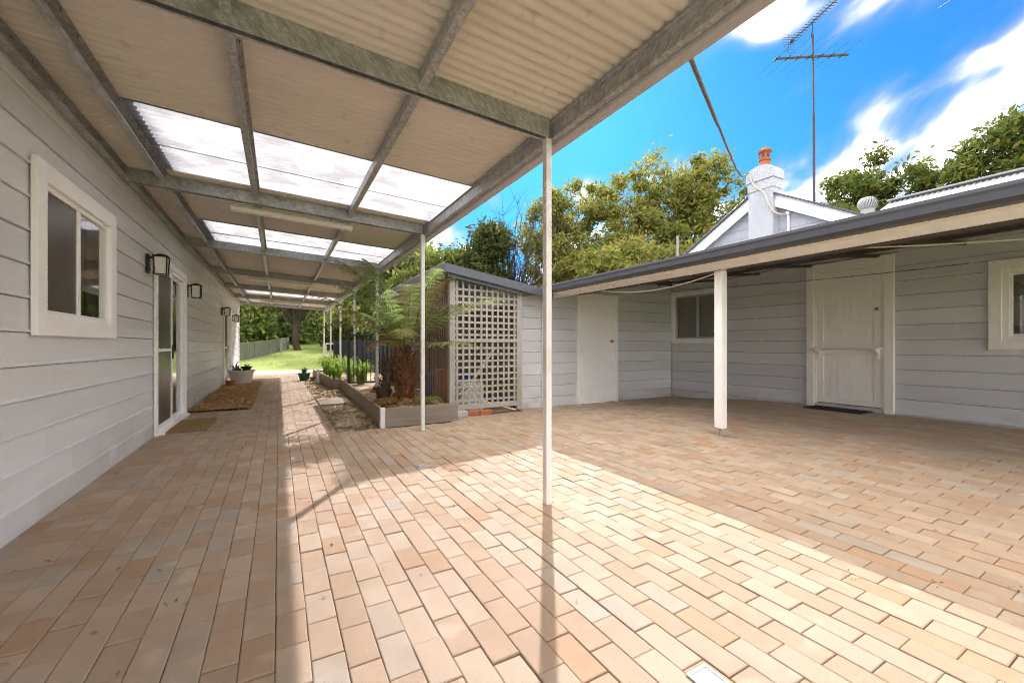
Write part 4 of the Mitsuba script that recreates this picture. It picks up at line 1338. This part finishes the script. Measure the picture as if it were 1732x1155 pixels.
put('cap', lathe([(0, 0.3315), (0.062, 0.3315), (0.058, 0.36), (0.0, 0.372)], (1.46, 7.62, 0), 12), 'm_terracotta', k, smooth=35)

# ------------------------------------------------------------------ strappy plants, pots
def strap_clump(mb, c, n, h, r, seed, wd=0.016):
    q = np.random.default_rng(seed)
    for i in range(n):
        a = q.uniform(0, 2 * np.pi)
        l = h * q.uniform(0.7, 1.15)
        o = np.array([math.cos(a), math.sin(a), 0])
        b0 = np.array(c) + o * q.uniform(0, 0.05)
        tip = b0 + o * r * q.uniform(0.5, 1.2) + [0, 0, l * q.uniform(0.35, 0.9)]
        p = bez([b0, b0 + o * r * 0.25 + [0, 0, l * 1.05], tip], 7)
        s = np.array([-o[1], o[0], 0])
        w = wd * np.sin(np.pi * np.linspace(0.12, 0.98, 7))[:, None] + wd * 0.06
        V = np.vstack([p + s * w, p - s * w])
        ii = np.arange(6)
        mb.add(V, np.vstack([np.stack([ii, ii + 1, ii + 8], -1), np.stack([ii, ii + 8, ii + 7], -1)]), (q.integers(0, 4000) + 0.5, 0.5))


spots = [(1.45, 12.3), (1.75, 12.5), (1.4, 12.9), (1.8, 13.1), (1.45, 13.5), (1.9, 13.8), (1.4, 14.1), (1.75, 14.5), (1.4, 14.9), (1.8, 15.4), (1.4, 15.7), (1.6, 16.4), (1.6, 11.3), (1.85, 11.0), (1.75, 10.95), (2.1, 12.2)]
for i, (x, y) in enumerate(spots):
    m = MB()
    strap_clump(m, (x, y, 0.18), 46, 0.62 if y < 13 else 0.70, 0.30, 40 + i)
    kk = numbered('strappy_plant')
    scene[kk] = mikit.ply(m.mesh(), 'm_strap', uv=m.uv())
    if y < 11.5:
        tag(kk, 'bright green strappy plant before the black pool fence, number %s from the left' % ('one', 'two', 'three')[i - 12], 'plant')
    else:
        tag(kk, 'bright green strappy leaved plant in the dense row of the further planter', 'plant', 'strappy plants in the further planter')

k = thing('planter_pot', 'big round off-white pot with flowers standing on the bark mulch', 'flower pot')
prof = [(0, 0.03), (0.235, 0.03), (0.25, 0.05), (0.315, 0.36), (0.345, 0.37), (0.352, 0.425), (0.335, 0.43), (0.318, 0.425), (0.30, 0.37), (0.0, 0.36)]
put('bowl', lathe(prof, (-0.96, 14.75, 0.0), 36), 'm_pot_white', k, smooth=35)
pl = MB()
strap_clump(pl, (-1.02, 14.75, 0.38), 16, 0.20, 0.16, 70)
strap_clump(pl, (-1.10, 14.70, 0.38), 10, 0.30, 0.22, 71)
pl.put('foliage', 'm_weed', k, uv=True)
fl = MB()
for i in range(12):
    c = np.array([-1.13, 14.62, 0.47]) + R.normal(0, 0.035, 3)
    v, f = cbox(-1, 1, -1, 1, -1, 1, 0.3)
    fl.add(c + v * R.uniform(0.012, 0.022), f)
fl.put('flower', 'm_blue', k)
k = thing('black_pot', 'small black pot with a wilted plant sitting inside the big white pot', 'flower pot')
put('pot', lathe([(0, 0.385), (0.07, 0.385), (0.13, 0.50), (0.15, 0.505), (0.15, 0.53), (0.12, 0.53), (0, 0.51)], (-0.83, 14.72, 0), 18), 'm_rubber', k, smooth=35)
pl = MB()
strap_clump(pl, (-0.83, 14.72, 0.51), 12, 0.12, 0.10, 73)
pl.put('plant', 'm_weed', k, uv=True)
put('terracotta_pot', lathe([(0, 0.03), (0.075, 0.03), (0.10, 0.15), (0.115, 0.15), (0.115, 0.18), (0.09, 0.18), (0, 0.15)], (-1.17, 13.95, 0.0), 18), 'm_terracotta', smooth=35)
tag('terracotta_pot', 'little terracotta pot on the mulch in front of the big white pot', 'flower pot')
k = thing('green_pot', 'dark green glazed pot with grey plant at the far end of the path', 'flower pot')
put('pot', lathe([(0, 0.0), (0.12, 0.0), (0.19, 0.23), (0.20, 0.25), (0.17, 0.25), (0, 0.22)], (0.74, 15.4, 0.0), 20), 'm_pot_green', k, smooth=35)
pl = MB()
strap_clump(pl, (0.74, 15.4, 0.22), 34, 0.22, 0.20, 75)
pl.put('plant', 'm_leaf_green', k, uv=True)
put('terracotta_pot_001', lathe([(0, 0.0), (0.05, 0.0), (0.07, 0.10), (0.078, 0.10), (0.078, 0.12), (0, 0.11)], (0.98, 15.3, 0.0), 16), 'm_terracotta', smooth=35)
tag('terracotta_pot_001', 'tiny terracotta pot beside the dark green pot', 'flower pot')
MB().box(1.02, 1.10, 14.1, 14.16, 0.0, 0.42, 0.01).put('white_stake', 'm_post_white')
tag('white_stake', 'short white timber stake at the corner of the further planter', 'stake')

# ------------------------------------------------------------------ pool fence, dark screen
k = thing('pool_fence', 'black tubular pool fence panel behind the tree fern', 'fence')
fy = 10.56
for z in (0.27, 1.40):
    MB().box(1.47, 4.6, fy - 0.019, fy + 0.019, z - 0.019, z + 0.019, 0.004).put('rail', 'm_black', k)
for x in (1.45, 2.35, 3.45, 4.6):
    MB().box(x - 0.028, x + 0.028, fy - 0.028, fy + 0.028, 0.0, 1.46, 0.005).put('post', 'm_black', k)
for x in np.arange(1.56, 4.58, 0.1):
    MB().tube([(x, fy, 0.289), (x, fy, 1.381)], 0.009, 6).put('bar', 'm_black', k)
k = thing('dark_screen_fence', 'charcoal panel fence standing beyond the pool fence', 'fence')
p0, p1 = np.array([1.75, 16.3]), np.array([6.5, 14.2])
n = 6
for i in range(n):
    a, b = p0 + (p1 - p0) * i / n, p0 + (p1 - p0) * (i + 1) / n
    t = (b - a) / np.linalg.norm(b - a) * 0.03
    m = MB().beam((*(a + t), 0.70), (*(b - t), 0.70), 0.03, 1.28, 0.003)
    m.put('panel', 'm_dark_panel', k)
    MB().box(a[0] - 0.025, a[0] + 0.025, a[1] - 0.025, a[1] + 0.025, 0.0, 1.38, 0.003).put('post', 'm_black', k)

# white clutter near the end of the cover
k = thing('pipe_rack', 'small white pipe rack near the last patio posts', 'rack')
fm = MB()
for p in ([(1.62, 17.9, 0), (1.62, 17.9, 1.22)], [(2.05, 17.9, 0), (2.05, 17.9, 1.22)], [(1.62, 17.9, 1.22), (2.05, 17.9, 1.22)]):
    fm.tube(p, 0.02, 8)
fm.put('tube', 'm_post_white', k, smooth=40)
bv, bf = trimesh.creation.icosphere(2, 1.0).vertices, trimesh.creation.icosphere(2, 1.0).faces
bag = np.array(bv) * [0.17, 0.15, 0.30]
bag = bag * (0.88 + 0.3 * meshkit.fbm(np.array(bv) * 2.5, 3, 3))[:, None]
put('white_sack', (bag + [1.68, 17.6, 0.27], np.array(bf)), 'm_white', smooth=True)
tag('white_sack', 'lumpy pale sack slumped by the farthest patio posts', 'sack')

# ------------------------------------------------------------------ antenna, wires, ropes
A = thing('tv_antenna', 'tall roof mast carrying two dark television aerials', 'antenna')
MB().tube([(9.0, 4.2, 3.78), (9.0, 4.21, 5.6)], 0.024, 8).tube([(9.0, 4.21, 5.5), (8.985, 4.215, 7.14)], 0.018, 8).put('mast', 'm_black', A, smooth=40)
b0, b1 = np.array([8.418, 4.607, 6.71]), np.array([9.523, 3.858, 6.71])
kb = MB().beam(b0, b1, 0.03, 0.03).put('lower_boom', 'm_black', A)
u0, u1 = np.array([8.946, 4.644, 7.20]), np.array([8.497, 3.554, 7.20])
ku = MB().beam(u0, u1, 0.02, 0.02).put('upper_boom', 'm_black', A)
ed = (u1 - u0) / np.linalg.norm(u1 - u0)
for i, t in enumerate(np.linspace(0.02, 0.91, 7)):
    c = b0 + (b1 - b0) * t
    m = MB().beam(c - ed * 0.07, c + ed * 0.07, 0.025, 0.03)
    l = (0.62, 0.56, 0.52, 0.60, 0.50, 0.45, 0.42)[i]
    m.tube([c - ed * l, c + ed * l], 0.0035, 4)
    m.put('element', 'm_black', kb)
cd = np.cross(ed, [0, 0, 1])
for i, t in enumerate(np.linspace(0.10, 0.99, 17) ** 1.0):
    c = u0 + (u1 - u0) * t
    MB().tube([c - cd * 0.085, c + cd * 0.085], 0.0055, 5).put('element', 'm_black', ku)
rf = MB()
for s in (-1, 1):
    for h in np.linspace(0.02, 0.17, 4):
        c = u0 + np.array([0, 0, s * h]) + ed * 0.02
        rf.tube([c - cd * 0.14, c + cd * 0.14], 0.004, 4)
    rf.tube([u0, u0 + np.array([0, 0, s * 0.18])], 0.006, 5)
rf.put('reflector', 'm_black', ku)
MB().box(-0.03, 0.03, -0.03, 0.03, -0.03, 0.03, 0.006, at=u0 + ed * 0.09).put('balun', 'm_black', ku)
m = MB().tube(bez([(8.985, 4.215, 7.10), (8.90, 4.25, 7.02), (8.80, 4.10, 7.06), (8.72, 4.10, 7.19)], 10), 0.008, 5)
m.put('cradle', 'm_black', A, smooth=True)


def sagline(a, b, sag, r, n=24, jit=0.0, seed=0):
    q = np.random.default_rng(seed)
    t = np.linspace(0, 1, n)
    p = np.outer(1 - t, a) + np.outer(t, b) - np.outer(4 * t * (1 - t) * sag, [0, 0, 1.0])
    p[1:-1] += q.normal(0, jit, (n - 2, 3))
    return MB().tube(p, r, 6)


k = thing('overhead_cable', 'thick sagging power cable from the patio roof edge to the chimney', 'cable')
sagline((1.84, 1.44, 2.66), (3.1, 2.15, 2.95), 0.0, 0.014, 6).put('sleeve', 'm_cable', k, smooth=True)
p = bez([(3.1, 2.15, 2.95), (5.4, 3.4, 3.35), (7.3, 4.60, 4.18), (7.66, 4.66, 4.36)], 40) + np.r_[[[0, 0, 0]], R.normal(0, 0.004, (38, 3)), [[0, 0, 0]]]
MB().tube(p, 0.011, 6).put('wire', 'm_cable', k, smooth=True)
p = bez([(7.66, 4.66, 4.36), (7.62, 4.55, 3.92), (7.66, 4.40, 4.05), (7.65, 4.33, 3.78)], 20)
p = np.vstack([p, bez([(7.65, 4.33, 3.78), (7.62, 4.22, 3.40), (7.86, 4.10, 3.49)], 14)[1:]])
MB().tube(p, 0.016, 6).put('tail', 'm_cable_pale', k, smooth=True)
k = thing('conduit', 'white conduit with junction fitting on the gable wall right of the chimney', 'conduit')
MB().tube([(7.87, 4.08, 2.75), (7.87, 4.08, 3.52)], 0.022, 8).put('pipe', 'm_white', k, smooth=40)
MB().box(7.83, 7.892, 3.96, 4.24, 3.62, 3.645, 0.003).box(7.83, 7.885, 4.05, 4.11, 3.46, 3.52, 0.006).put('bracket', 'm_white', k)
sagline((16.0, 4.4, 10.5), (11.0, -0.9, 8.8), 0.12, 0.012, 16).put('power_line', 'm_black', smooth=True)
tag('power_line', 'thin dark power line crossing the sky at the upper right', 'wire')
sagline((4.47, 5.17, 2.04), (4.448, 2.93, 2.03), 0.13, 0.0065, 30).put('clothes_line', 'm_rope')
tag('clothes_line', 'white clothes line drooping across the verandah beam left of its post', 'rope')
sagline((4.47, 1.97, 2.05), (6.6, -0.6, 2.12), 0.06, 0.0065, 30).put('clothes_line_001', 'm_rope')
tag('clothes_line_001', 'white clothes line running to the right edge past the stable door', 'rope')
sagline((7.2, 6.2, 2.34), (7.55, 1.55, 2.18), 0.06, 0.006, 30).put('clothes_line_002', 'm_rope_blue')
tag('clothes_line_002', 'long blue flecked cord strung across the stable door head', 'rope')
sagline((6.5, 4.4, 2.25), (4.56, 1.75, 2.06), 0.03, 0.006, 30).put('clothes_line_003', 'm_rope_blue')
tag('clothes_line_003', 'blue flecked cord rising from the wall to the verandah beam', 'rope')

# ------------------------------------------------------------------ trees
def leaves(mb, cen, rad, n, size, r, flat=0.6):
    """n leaves around each centre (m, 3); rad (m,)."""
    m = len(cen)
    c = np.repeat(cen, n, 0) + r.normal(0, 1, (m * n, 3)) * np.repeat(rad, n)[:, None] * [0.55, 0.55, 0.42]
    N = m * n
    nr = r.normal(0, 1, (N, 3)) + [0, 0, flat]
    nr /= np.linalg.norm(nr, axis=1, keepdims=True)
    t = np.cross(nr, r.normal(0, 1, (N, 3)))
    t /= np.linalg.norm(t, axis=1, keepdims=True)
    b = np.cross(nr, t)
    l = size * r.uniform(0.45, 1.6, N)[:, None]
    V = np.stack([c - t * l, c + b * l * 0.42 - t * l * 0.1, c + t * l, c - b * l * 0.42 - t * l * 0.1], 1).reshape(-1, 3)
    i = np.arange(N)[:, None] * 4
    tone = np.repeat(r.integers(0, 60, m), n) * 60 + r.integers(0, 30, N)
    uv = np.stack([np.repeat(tone + 0.5, 4), np.full(4 * N, 0.5)], -1)
    mb.add(V, np.vstack([i + [[0, 1, 2]], i + [[0, 2, 3]]]), uv)


def tree(name, label, base, height, lobes, leaf, nclus, nleaf, size, seed, crad=0.8, trunk_r=0.16, group=None, cat='tree', trunk=True, bare=False):
    """lobes: ellipsoids (dx, dy, z, rx, ry, rz) of the crown round the base."""
    r = np.random.default_rng(seed)
    base = np.array(base, float)
    k = thing(name, label, cat, group)
    lob = np.array(lobes, float)
    wgt = lob[:, 3] * lob[:, 4] * lob[:, 5]
    pick = r.choice(len(lob), nclus, p=wgt / wgt.sum())
    d = r.normal(0, 1, (nclus, 3))
    d /= np.linalg.norm(d, axis=1, keepdims=True)
    cen = base + lob[pick, :3] + d * lob[pick, 3:] * (r.uniform(0.15, 1.0, nclus) ** 0.5)[:, None]
    if not bare:
        cr = MB()
        leaves(cr, cen, crad * r.uniform(0.6, 1.3, nclus), nleaf, size, r)
        cr.put('crown', leaf, k, uv=True)
    if trunk:
        tm = MB()
        hz = height * 0.62
        n = 9
        tr = base + np.stack([np.cumsum(r.normal(0, height * 0.012, n)), np.cumsum(r.normal(0, height * 0.012, n)), np.linspace(-0.3, hz, n)], -1)
        tm.tube(tr, np.linspace(trunk_r, trunk_r * 0.45, n), 9)
        for c in cen[:: (1 if bare else 2)]:
            s = np.clip((c[2] - base[2]) / height - r.uniform(0.15, 0.4), 0.25, 0.95)
            j = s * (n - 1) * 0.99
            j0 = int(min(j, n - 2))
            p = tr[j0] + (tr[j0 + 1] - tr[j0]) * (j - j0)
            L_ = np.linalg.norm(c - p)
            mid = (p + c) / 2 + r.normal(0, 0.10, 3) * L_ + [0, 0, -0.06 * L_]
            rr = trunk_r * r.uniform(0.16, 0.34)
            pts = bez([p, mid, c], 8) + r.normal(0, 0.012, (8, 3)) * L_ * np.linspace(0, 1, 8)[:, None]
            tm.tube(pts, np.linspace(rr, rr * 0.22, 8), 5)
            if bare:
                for _ in range(9):
                    t = r.integers(3, 8)
                    q0 = pts[t]
                    dr_ = r.normal(0, 1, 3) * [1, 1, 0.6] + [0, 0, 0.7] + (c - p) / L_ * 0.8
                    e = q0 + dr_ * r.uniform(0.25, 0.6)
                    tm.tube(bez([q0, (q0 + e) / 2 + r.normal(0, 0.06, 3), e], 5), np.linspace(0.014, 0.005, 5), 4)
        tm.put('trunk', 'm_bark', k, smooth=True)
    return k


# positions: the belt of trees beyond the shed and the cottage
tree('golden_tree', 'tall golden green tree rising behind the cottage roof left of the chimney', (17.6, 15.0, 0), 12.4,
     [(0.3, 0, 8.9, 2.3, 2.0, 2.5), (-1.8, 1.4, 8.2, 1.8, 1.6, 2.0), (1.6, -1.3, 8.3, 1.9, 1.8, 2.2), (0, 0, 6.2, 3.0, 2.6, 2.0), (0.5, 0, 4.2, 3.4, 2.4, 2.2)], 'm_leaf_gold', 280, 125, 0.115, 21, crad=0.50)
tree('golden_tree', 'olive gold tree with layered clumps just right of the bare tree', (13.0, 17.0, 0), 10.5,
     [(0.2, 0, 8.2, 1.7, 1.6, 1.5), (-0.9, 0.7, 6.8, 1.7, 1.5, 1.6), (1.2, -0.9, 6.9, 1.6, 1.5, 1.6), (0, 0, 5.0, 2.4, 2.2, 1.8), (0.5, -0.5, 3.4, 2.8, 2.2, 1.6)], 'm_leaf_gold', 190, 125, 0.11, 22, crad=0.44)
tree('golden_tree', 'low golden bush tree directly above the cottage gutter', (13.6, 13.4, 0), 6,
     [(0, 0, 4.2, 2.4, 2.2, 1.5), (1.8, -1.8, 3.9, 1.8, 1.6, 1.3), (-1.8, 1.6, 3.6, 1.6, 1.6, 1.3)], 'm_leaf_gold', 160, 150, 0.105, 23, crad=0.48)
tree('bare_tree', 'leafless tree of fine dark twigs behind the shed roof', (10.4, 17.6, 0), 8.4,
     [(0, 0, 6.6, 1.5, 1.5, 1.5), (0.4, 0, 5.0, 1.4, 1.4, 1.3)], None, 60, 1, 0.1, 24, bare=True, trunk_r=0.12)
tree('dark_tree', 'slim dark leaved tree between the shed and the bare tree', (8.4, 17.2, 0), 7,
     [(0, 0, 5.7, 0.9, 0.9, 0.9), (-0.4, 0.3, 4.5, 1.1, 1.0, 0.9), (0.3, 0, 3.3, 1.4, 1.2, 1.0)], 'm_leaf_dark', 70, 150, 0.11, 25, crad=0.5, trunk_r=0.1)
tree('green_tree', 'round green tree showing above the shed fascia', (7.6, 19.5, 0), 6,
     [(0, 0, 4.7, 1.7, 1.5, 1.2), (-1.6, 1.1, 4.0, 1.3, 1.3, 1.0), (1.2, -0.6, 4.3, 1.4, 1.3, 1.2), (0, 0, 3.0, 2.4, 2.0, 1.4)], 'm_leaf_green', 120, 170, 0.13, 26, crad=0.6)
tree('green_tree', 'grey green tree left of the shed behind the tree fern', (7.2, 26.5, 0), 7,
     [(0, 0, 5.6, 1.8, 1.8, 1.2), (-1.8, 1.0, 4.6, 1.7, 1.6, 1.4), (1.6, 0, 4.4, 1.6, 1.6, 1.4), (0, 0, 3.0, 3.0, 2.2, 1.8)], 'm_leaf_dark', 130, 170, 0.16, 27, crad=0.8)
tree('spreading_tree', 'broad dark green tree with open crown right of the aerial mast', (26.0, 9.6, 0), 11.2,
     [(0, 0.2, 9.4, 1.9, 2.0, 1.3), (0.6, -1.4, 8.4, 1.7, 1.6, 1.2), (-0.6, 1.9, 7.7, 1.5, 1.5, 1.1), (0.5, 0, 6.6, 2.8, 3.0, 1.6)], 'm_leaf_green', 150, 130, 0.12, 31, crad=0.48)
tree('spreading_tree', 'dark green tree with layered crown at the right edge of the sky', (25.0, 3.0, 0), 12,
     [(0, 1.2, 8.9, 1.8, 2.2, 1.0), (0, -1.6, 9.4, 2.0, 2.4, 0.9), (0.8, -5.0, 9.7, 2.2, 2.6, 1.1), (0.5, 3.0, 8.2, 1.6, 1.8, 1.0), (0.5, 0, 7.6, 2.6, 4.0, 1.5)], 'm_leaf_green', 200, 130, 0.12, 32, crad=0.48)
tree('spreading_tree', 'small open green tree between the chimney and the aerial mast', (22.5, 11.2, 0), 8,
     [(0, 1.3, 7.3, 1.0, 1.2, 0.8), (0.4, -0.8, 6.9, 1.4, 1.5, 1.0), (0, 0, 5.8, 2.0, 2.2, 1.2)], 'm_leaf_green', 75, 170, 0.12, 33, crad=0.55)
# beyond the lawn
wd = MB()
rw = np.random.default_rng(77)
cs = []
for i in range(1250):
    x = rw.uniform(-22, 26)
    y = rw.uniform(52, 70) + 0.10 * abs(x)
    cs.append((x, y, ground_z(np.array(x), np.array(y)) + rw.uniform(0.2, 11.5) * (1.0 if i % 3 else 0.35)))
leaves(wd, np.array(cs), rw.uniform(0.9, 1.9, len(cs)), 120, 0.27, rw)
for i in range(60):
    x, y = rw.uniform(-22, 26), rw.uniform(53, 66)
    z = float(ground_z(np.array(x), np.array(y)))
    wd.tube([(x, y, z - 0.3), (x + rw.normal(0, .3), y, z + 4), (x + rw.normal(0, .8), y, z + 9)], [0.16, 0.13, 0.06], 6, uv=(0.5, 0.5))
wd.put('woodland', 'm_leaf_wood', uv=True)
tag('woodland', 'dense mixed green woodland filling the view beyond the lawn', 'woodland', kind='stuff')
gq = lambda x, y: float(ground_z(np.array(x), np.array(y))) + 0.2
tree('forked_tree', 'big dark forked tree at the top of the lawn bank', (1.6, 44.0, gq(1.6, 44)), 13,
     [(0, 0, 11.5, 4.2, 3.0, 2.2), (-3.0, 0, 9.2, 2.4, 2.4, 1.8), (3.0, 0, 9.0, 2.6, 2.4, 1.8), (0.5, 0, 7.0, 3.0, 2.0, 1.4)], 'm_leaf_wood', 170, 150, 0.24, 41, crad=1.2, trunk_r=0.32)
tree('autumn_shrub', 'yellow flowering shrub in the woodland edge right of the forked tree', (6.0, 44.5, gq(6, 44.5)), 4,
     [(0, 0, 3.0, 1.7, 1.2, 0.9), (1.5, 0, 2.2, 1.3, 1.2, 0.9)], 'm_leaf_gold', 45, 120, 0.16, 42, crad=0.7, cat='shrub')
tree('dark_shrub', 'dark green shrubs massed at the top of the lawn', (9.5, 43.5, gq(9.5, 43.5)), 3,
     [(0, 0, 1.0, 2.6, 1.2, 1.0), (-3.4, 0, 0.8, 2.2, 1.1, 0.8), (3.2, 0, 1.2, 2.4, 1.2, 1.2)], 'm_leaf_dark', 110, 130, 0.2, 43, crad=0.8, cat='shrub', trunk=False)
tree('leaning_tree', 'leafy green tree reaching over the far boundary fence', (-4.2, 43.0, gq(-4, 43)), 11,
     [(0, 0, 8.2, 3.4, 2.4, 2.2), (2.2, 0, 5.8, 2.6, 2.0, 1.6), (-2.4, 0, 5.2, 2.8, 2.0, 1.8), (0.5, 0, 3.6, 3.4, 1.6, 1.4)], 'm_leaf_wood', 190, 150, 0.22, 44, crad=1.1, trunk_r=0.22)
tree('leaning_tree', 'leafy green tree standing behind the last patio posts', (9.5, 38.0, gq(9.5, 38)), 11,
     [(0, 0, 8.0, 3.0, 2.4, 2.4), (-1.8, 0, 5.4, 2.4, 2.0, 1.8), (2.2, 0, 5.2, 2.6, 2.0, 1.8), (0, 0, 3.4, 2.8, 1.6, 1.4)], 'm_leaf_wood', 180, 150, 0.22, 45, crad=1.0, trunk_r=0.26)
tree('leaning_tree', 'grey trunked tree seen through the tree fern fronds', (8.6, 30.0, gq(8.6, 30)), 9,
     [(0, 0, 6.6, 2.2, 1.8, 1.8), (-1.6, 0, 4.6, 1.8, 1.6, 1.4), (1.6, 0, 4.0, 2.0, 1.6, 1.6)], 'm_leaf_wood', 110, 150, 0.18, 46, crad=0.9, trunk_r=0.24)
# boundary fence left of the lawn
k = thing('boundary_fence', 'low grey green panel fence along the left side of the lawn', 'fence')
fp = [(-2.6, 29.5), (-1.6, 34.5), (-0.4, 40.5), (0.9, 46.0)]
npan = 14
for i in range(npan):
    def at(t):
        t = t * 3
        j = min(int(t), 2)
        a, b = np.array(fp[j]), np.array(fp[j + 1])
        return a + (b - a) * (t - j)
    a, b = at(i / npan), at((i + 1) / npan)
    za, zb_ = gq(*a) - 0.25, gq(*b) - 0.25
    m = MB().beam((*a, za + 0.72), (*(a + (b - a) * 0.985), zb_ + 0.72), 0.04, 1.35, 0.003)
    m.put('panel', 'm_green_fence', k)
    MB().box(a[0] - 0.04, a[0] + 0.04, a[1] - 0.04, a[1] + 0.04, za, za + 1.42).put('post', 'm_green_fence', k)

# ------------------------------------------------------------------ small litter on the bricks
lt = MB()
r = np.random.default_rng(99)
lit = []
for i in range(130):
    x, y = r.uniform(-1.3, 4.5), r.uniform(0.9, 5.8)
    lit.append((x, y))
for x, y in lit:
    z = float(gz(x, y)) + 0.004
    a, l = r.uniform(0, 6.28), r.uniform(0.006, 0.022)
    t, s = np.array([math.cos(a), math.sin(a), 0.15]), np.array([-math.sin(a), math.cos(a), 0.3])
    c = np.array([x, y, z])
    lt.add(np.array([c - t * l, c + s * l * 0.35 + [0, 0, .002], c + t * l, c - s * l * 0.3 + [0, 0, .002]]), [[0, 1, 2], [0, 2, 3]], (r.integers(0, 4000) + 0.5, 0.5))
lt.put('fallen_leaves', 'm_frond_dead', uv=True)
tag('fallen_leaves', 'scattered bits of dry leaf and twig on the brick paving', 'leaf litter', kind='stuff')
wd = MB()
for x, y in ((0.75, 3.05), (2.75, 0.75), (3.0, 0.55), (2.5, 1.0), (-0.42, 2.35)):
    strap_clump(wd, (x, y, float(gz(x, y)) - 0.005), 7, 0.016, 0.014, int(x * 100) + 500, 0.0025)
wd.put('weeds', 'm_weed', uv=True)
tag('weeds', 'tiny green weeds sprouting from joints in the paving', 'weeds', kind='stuff')
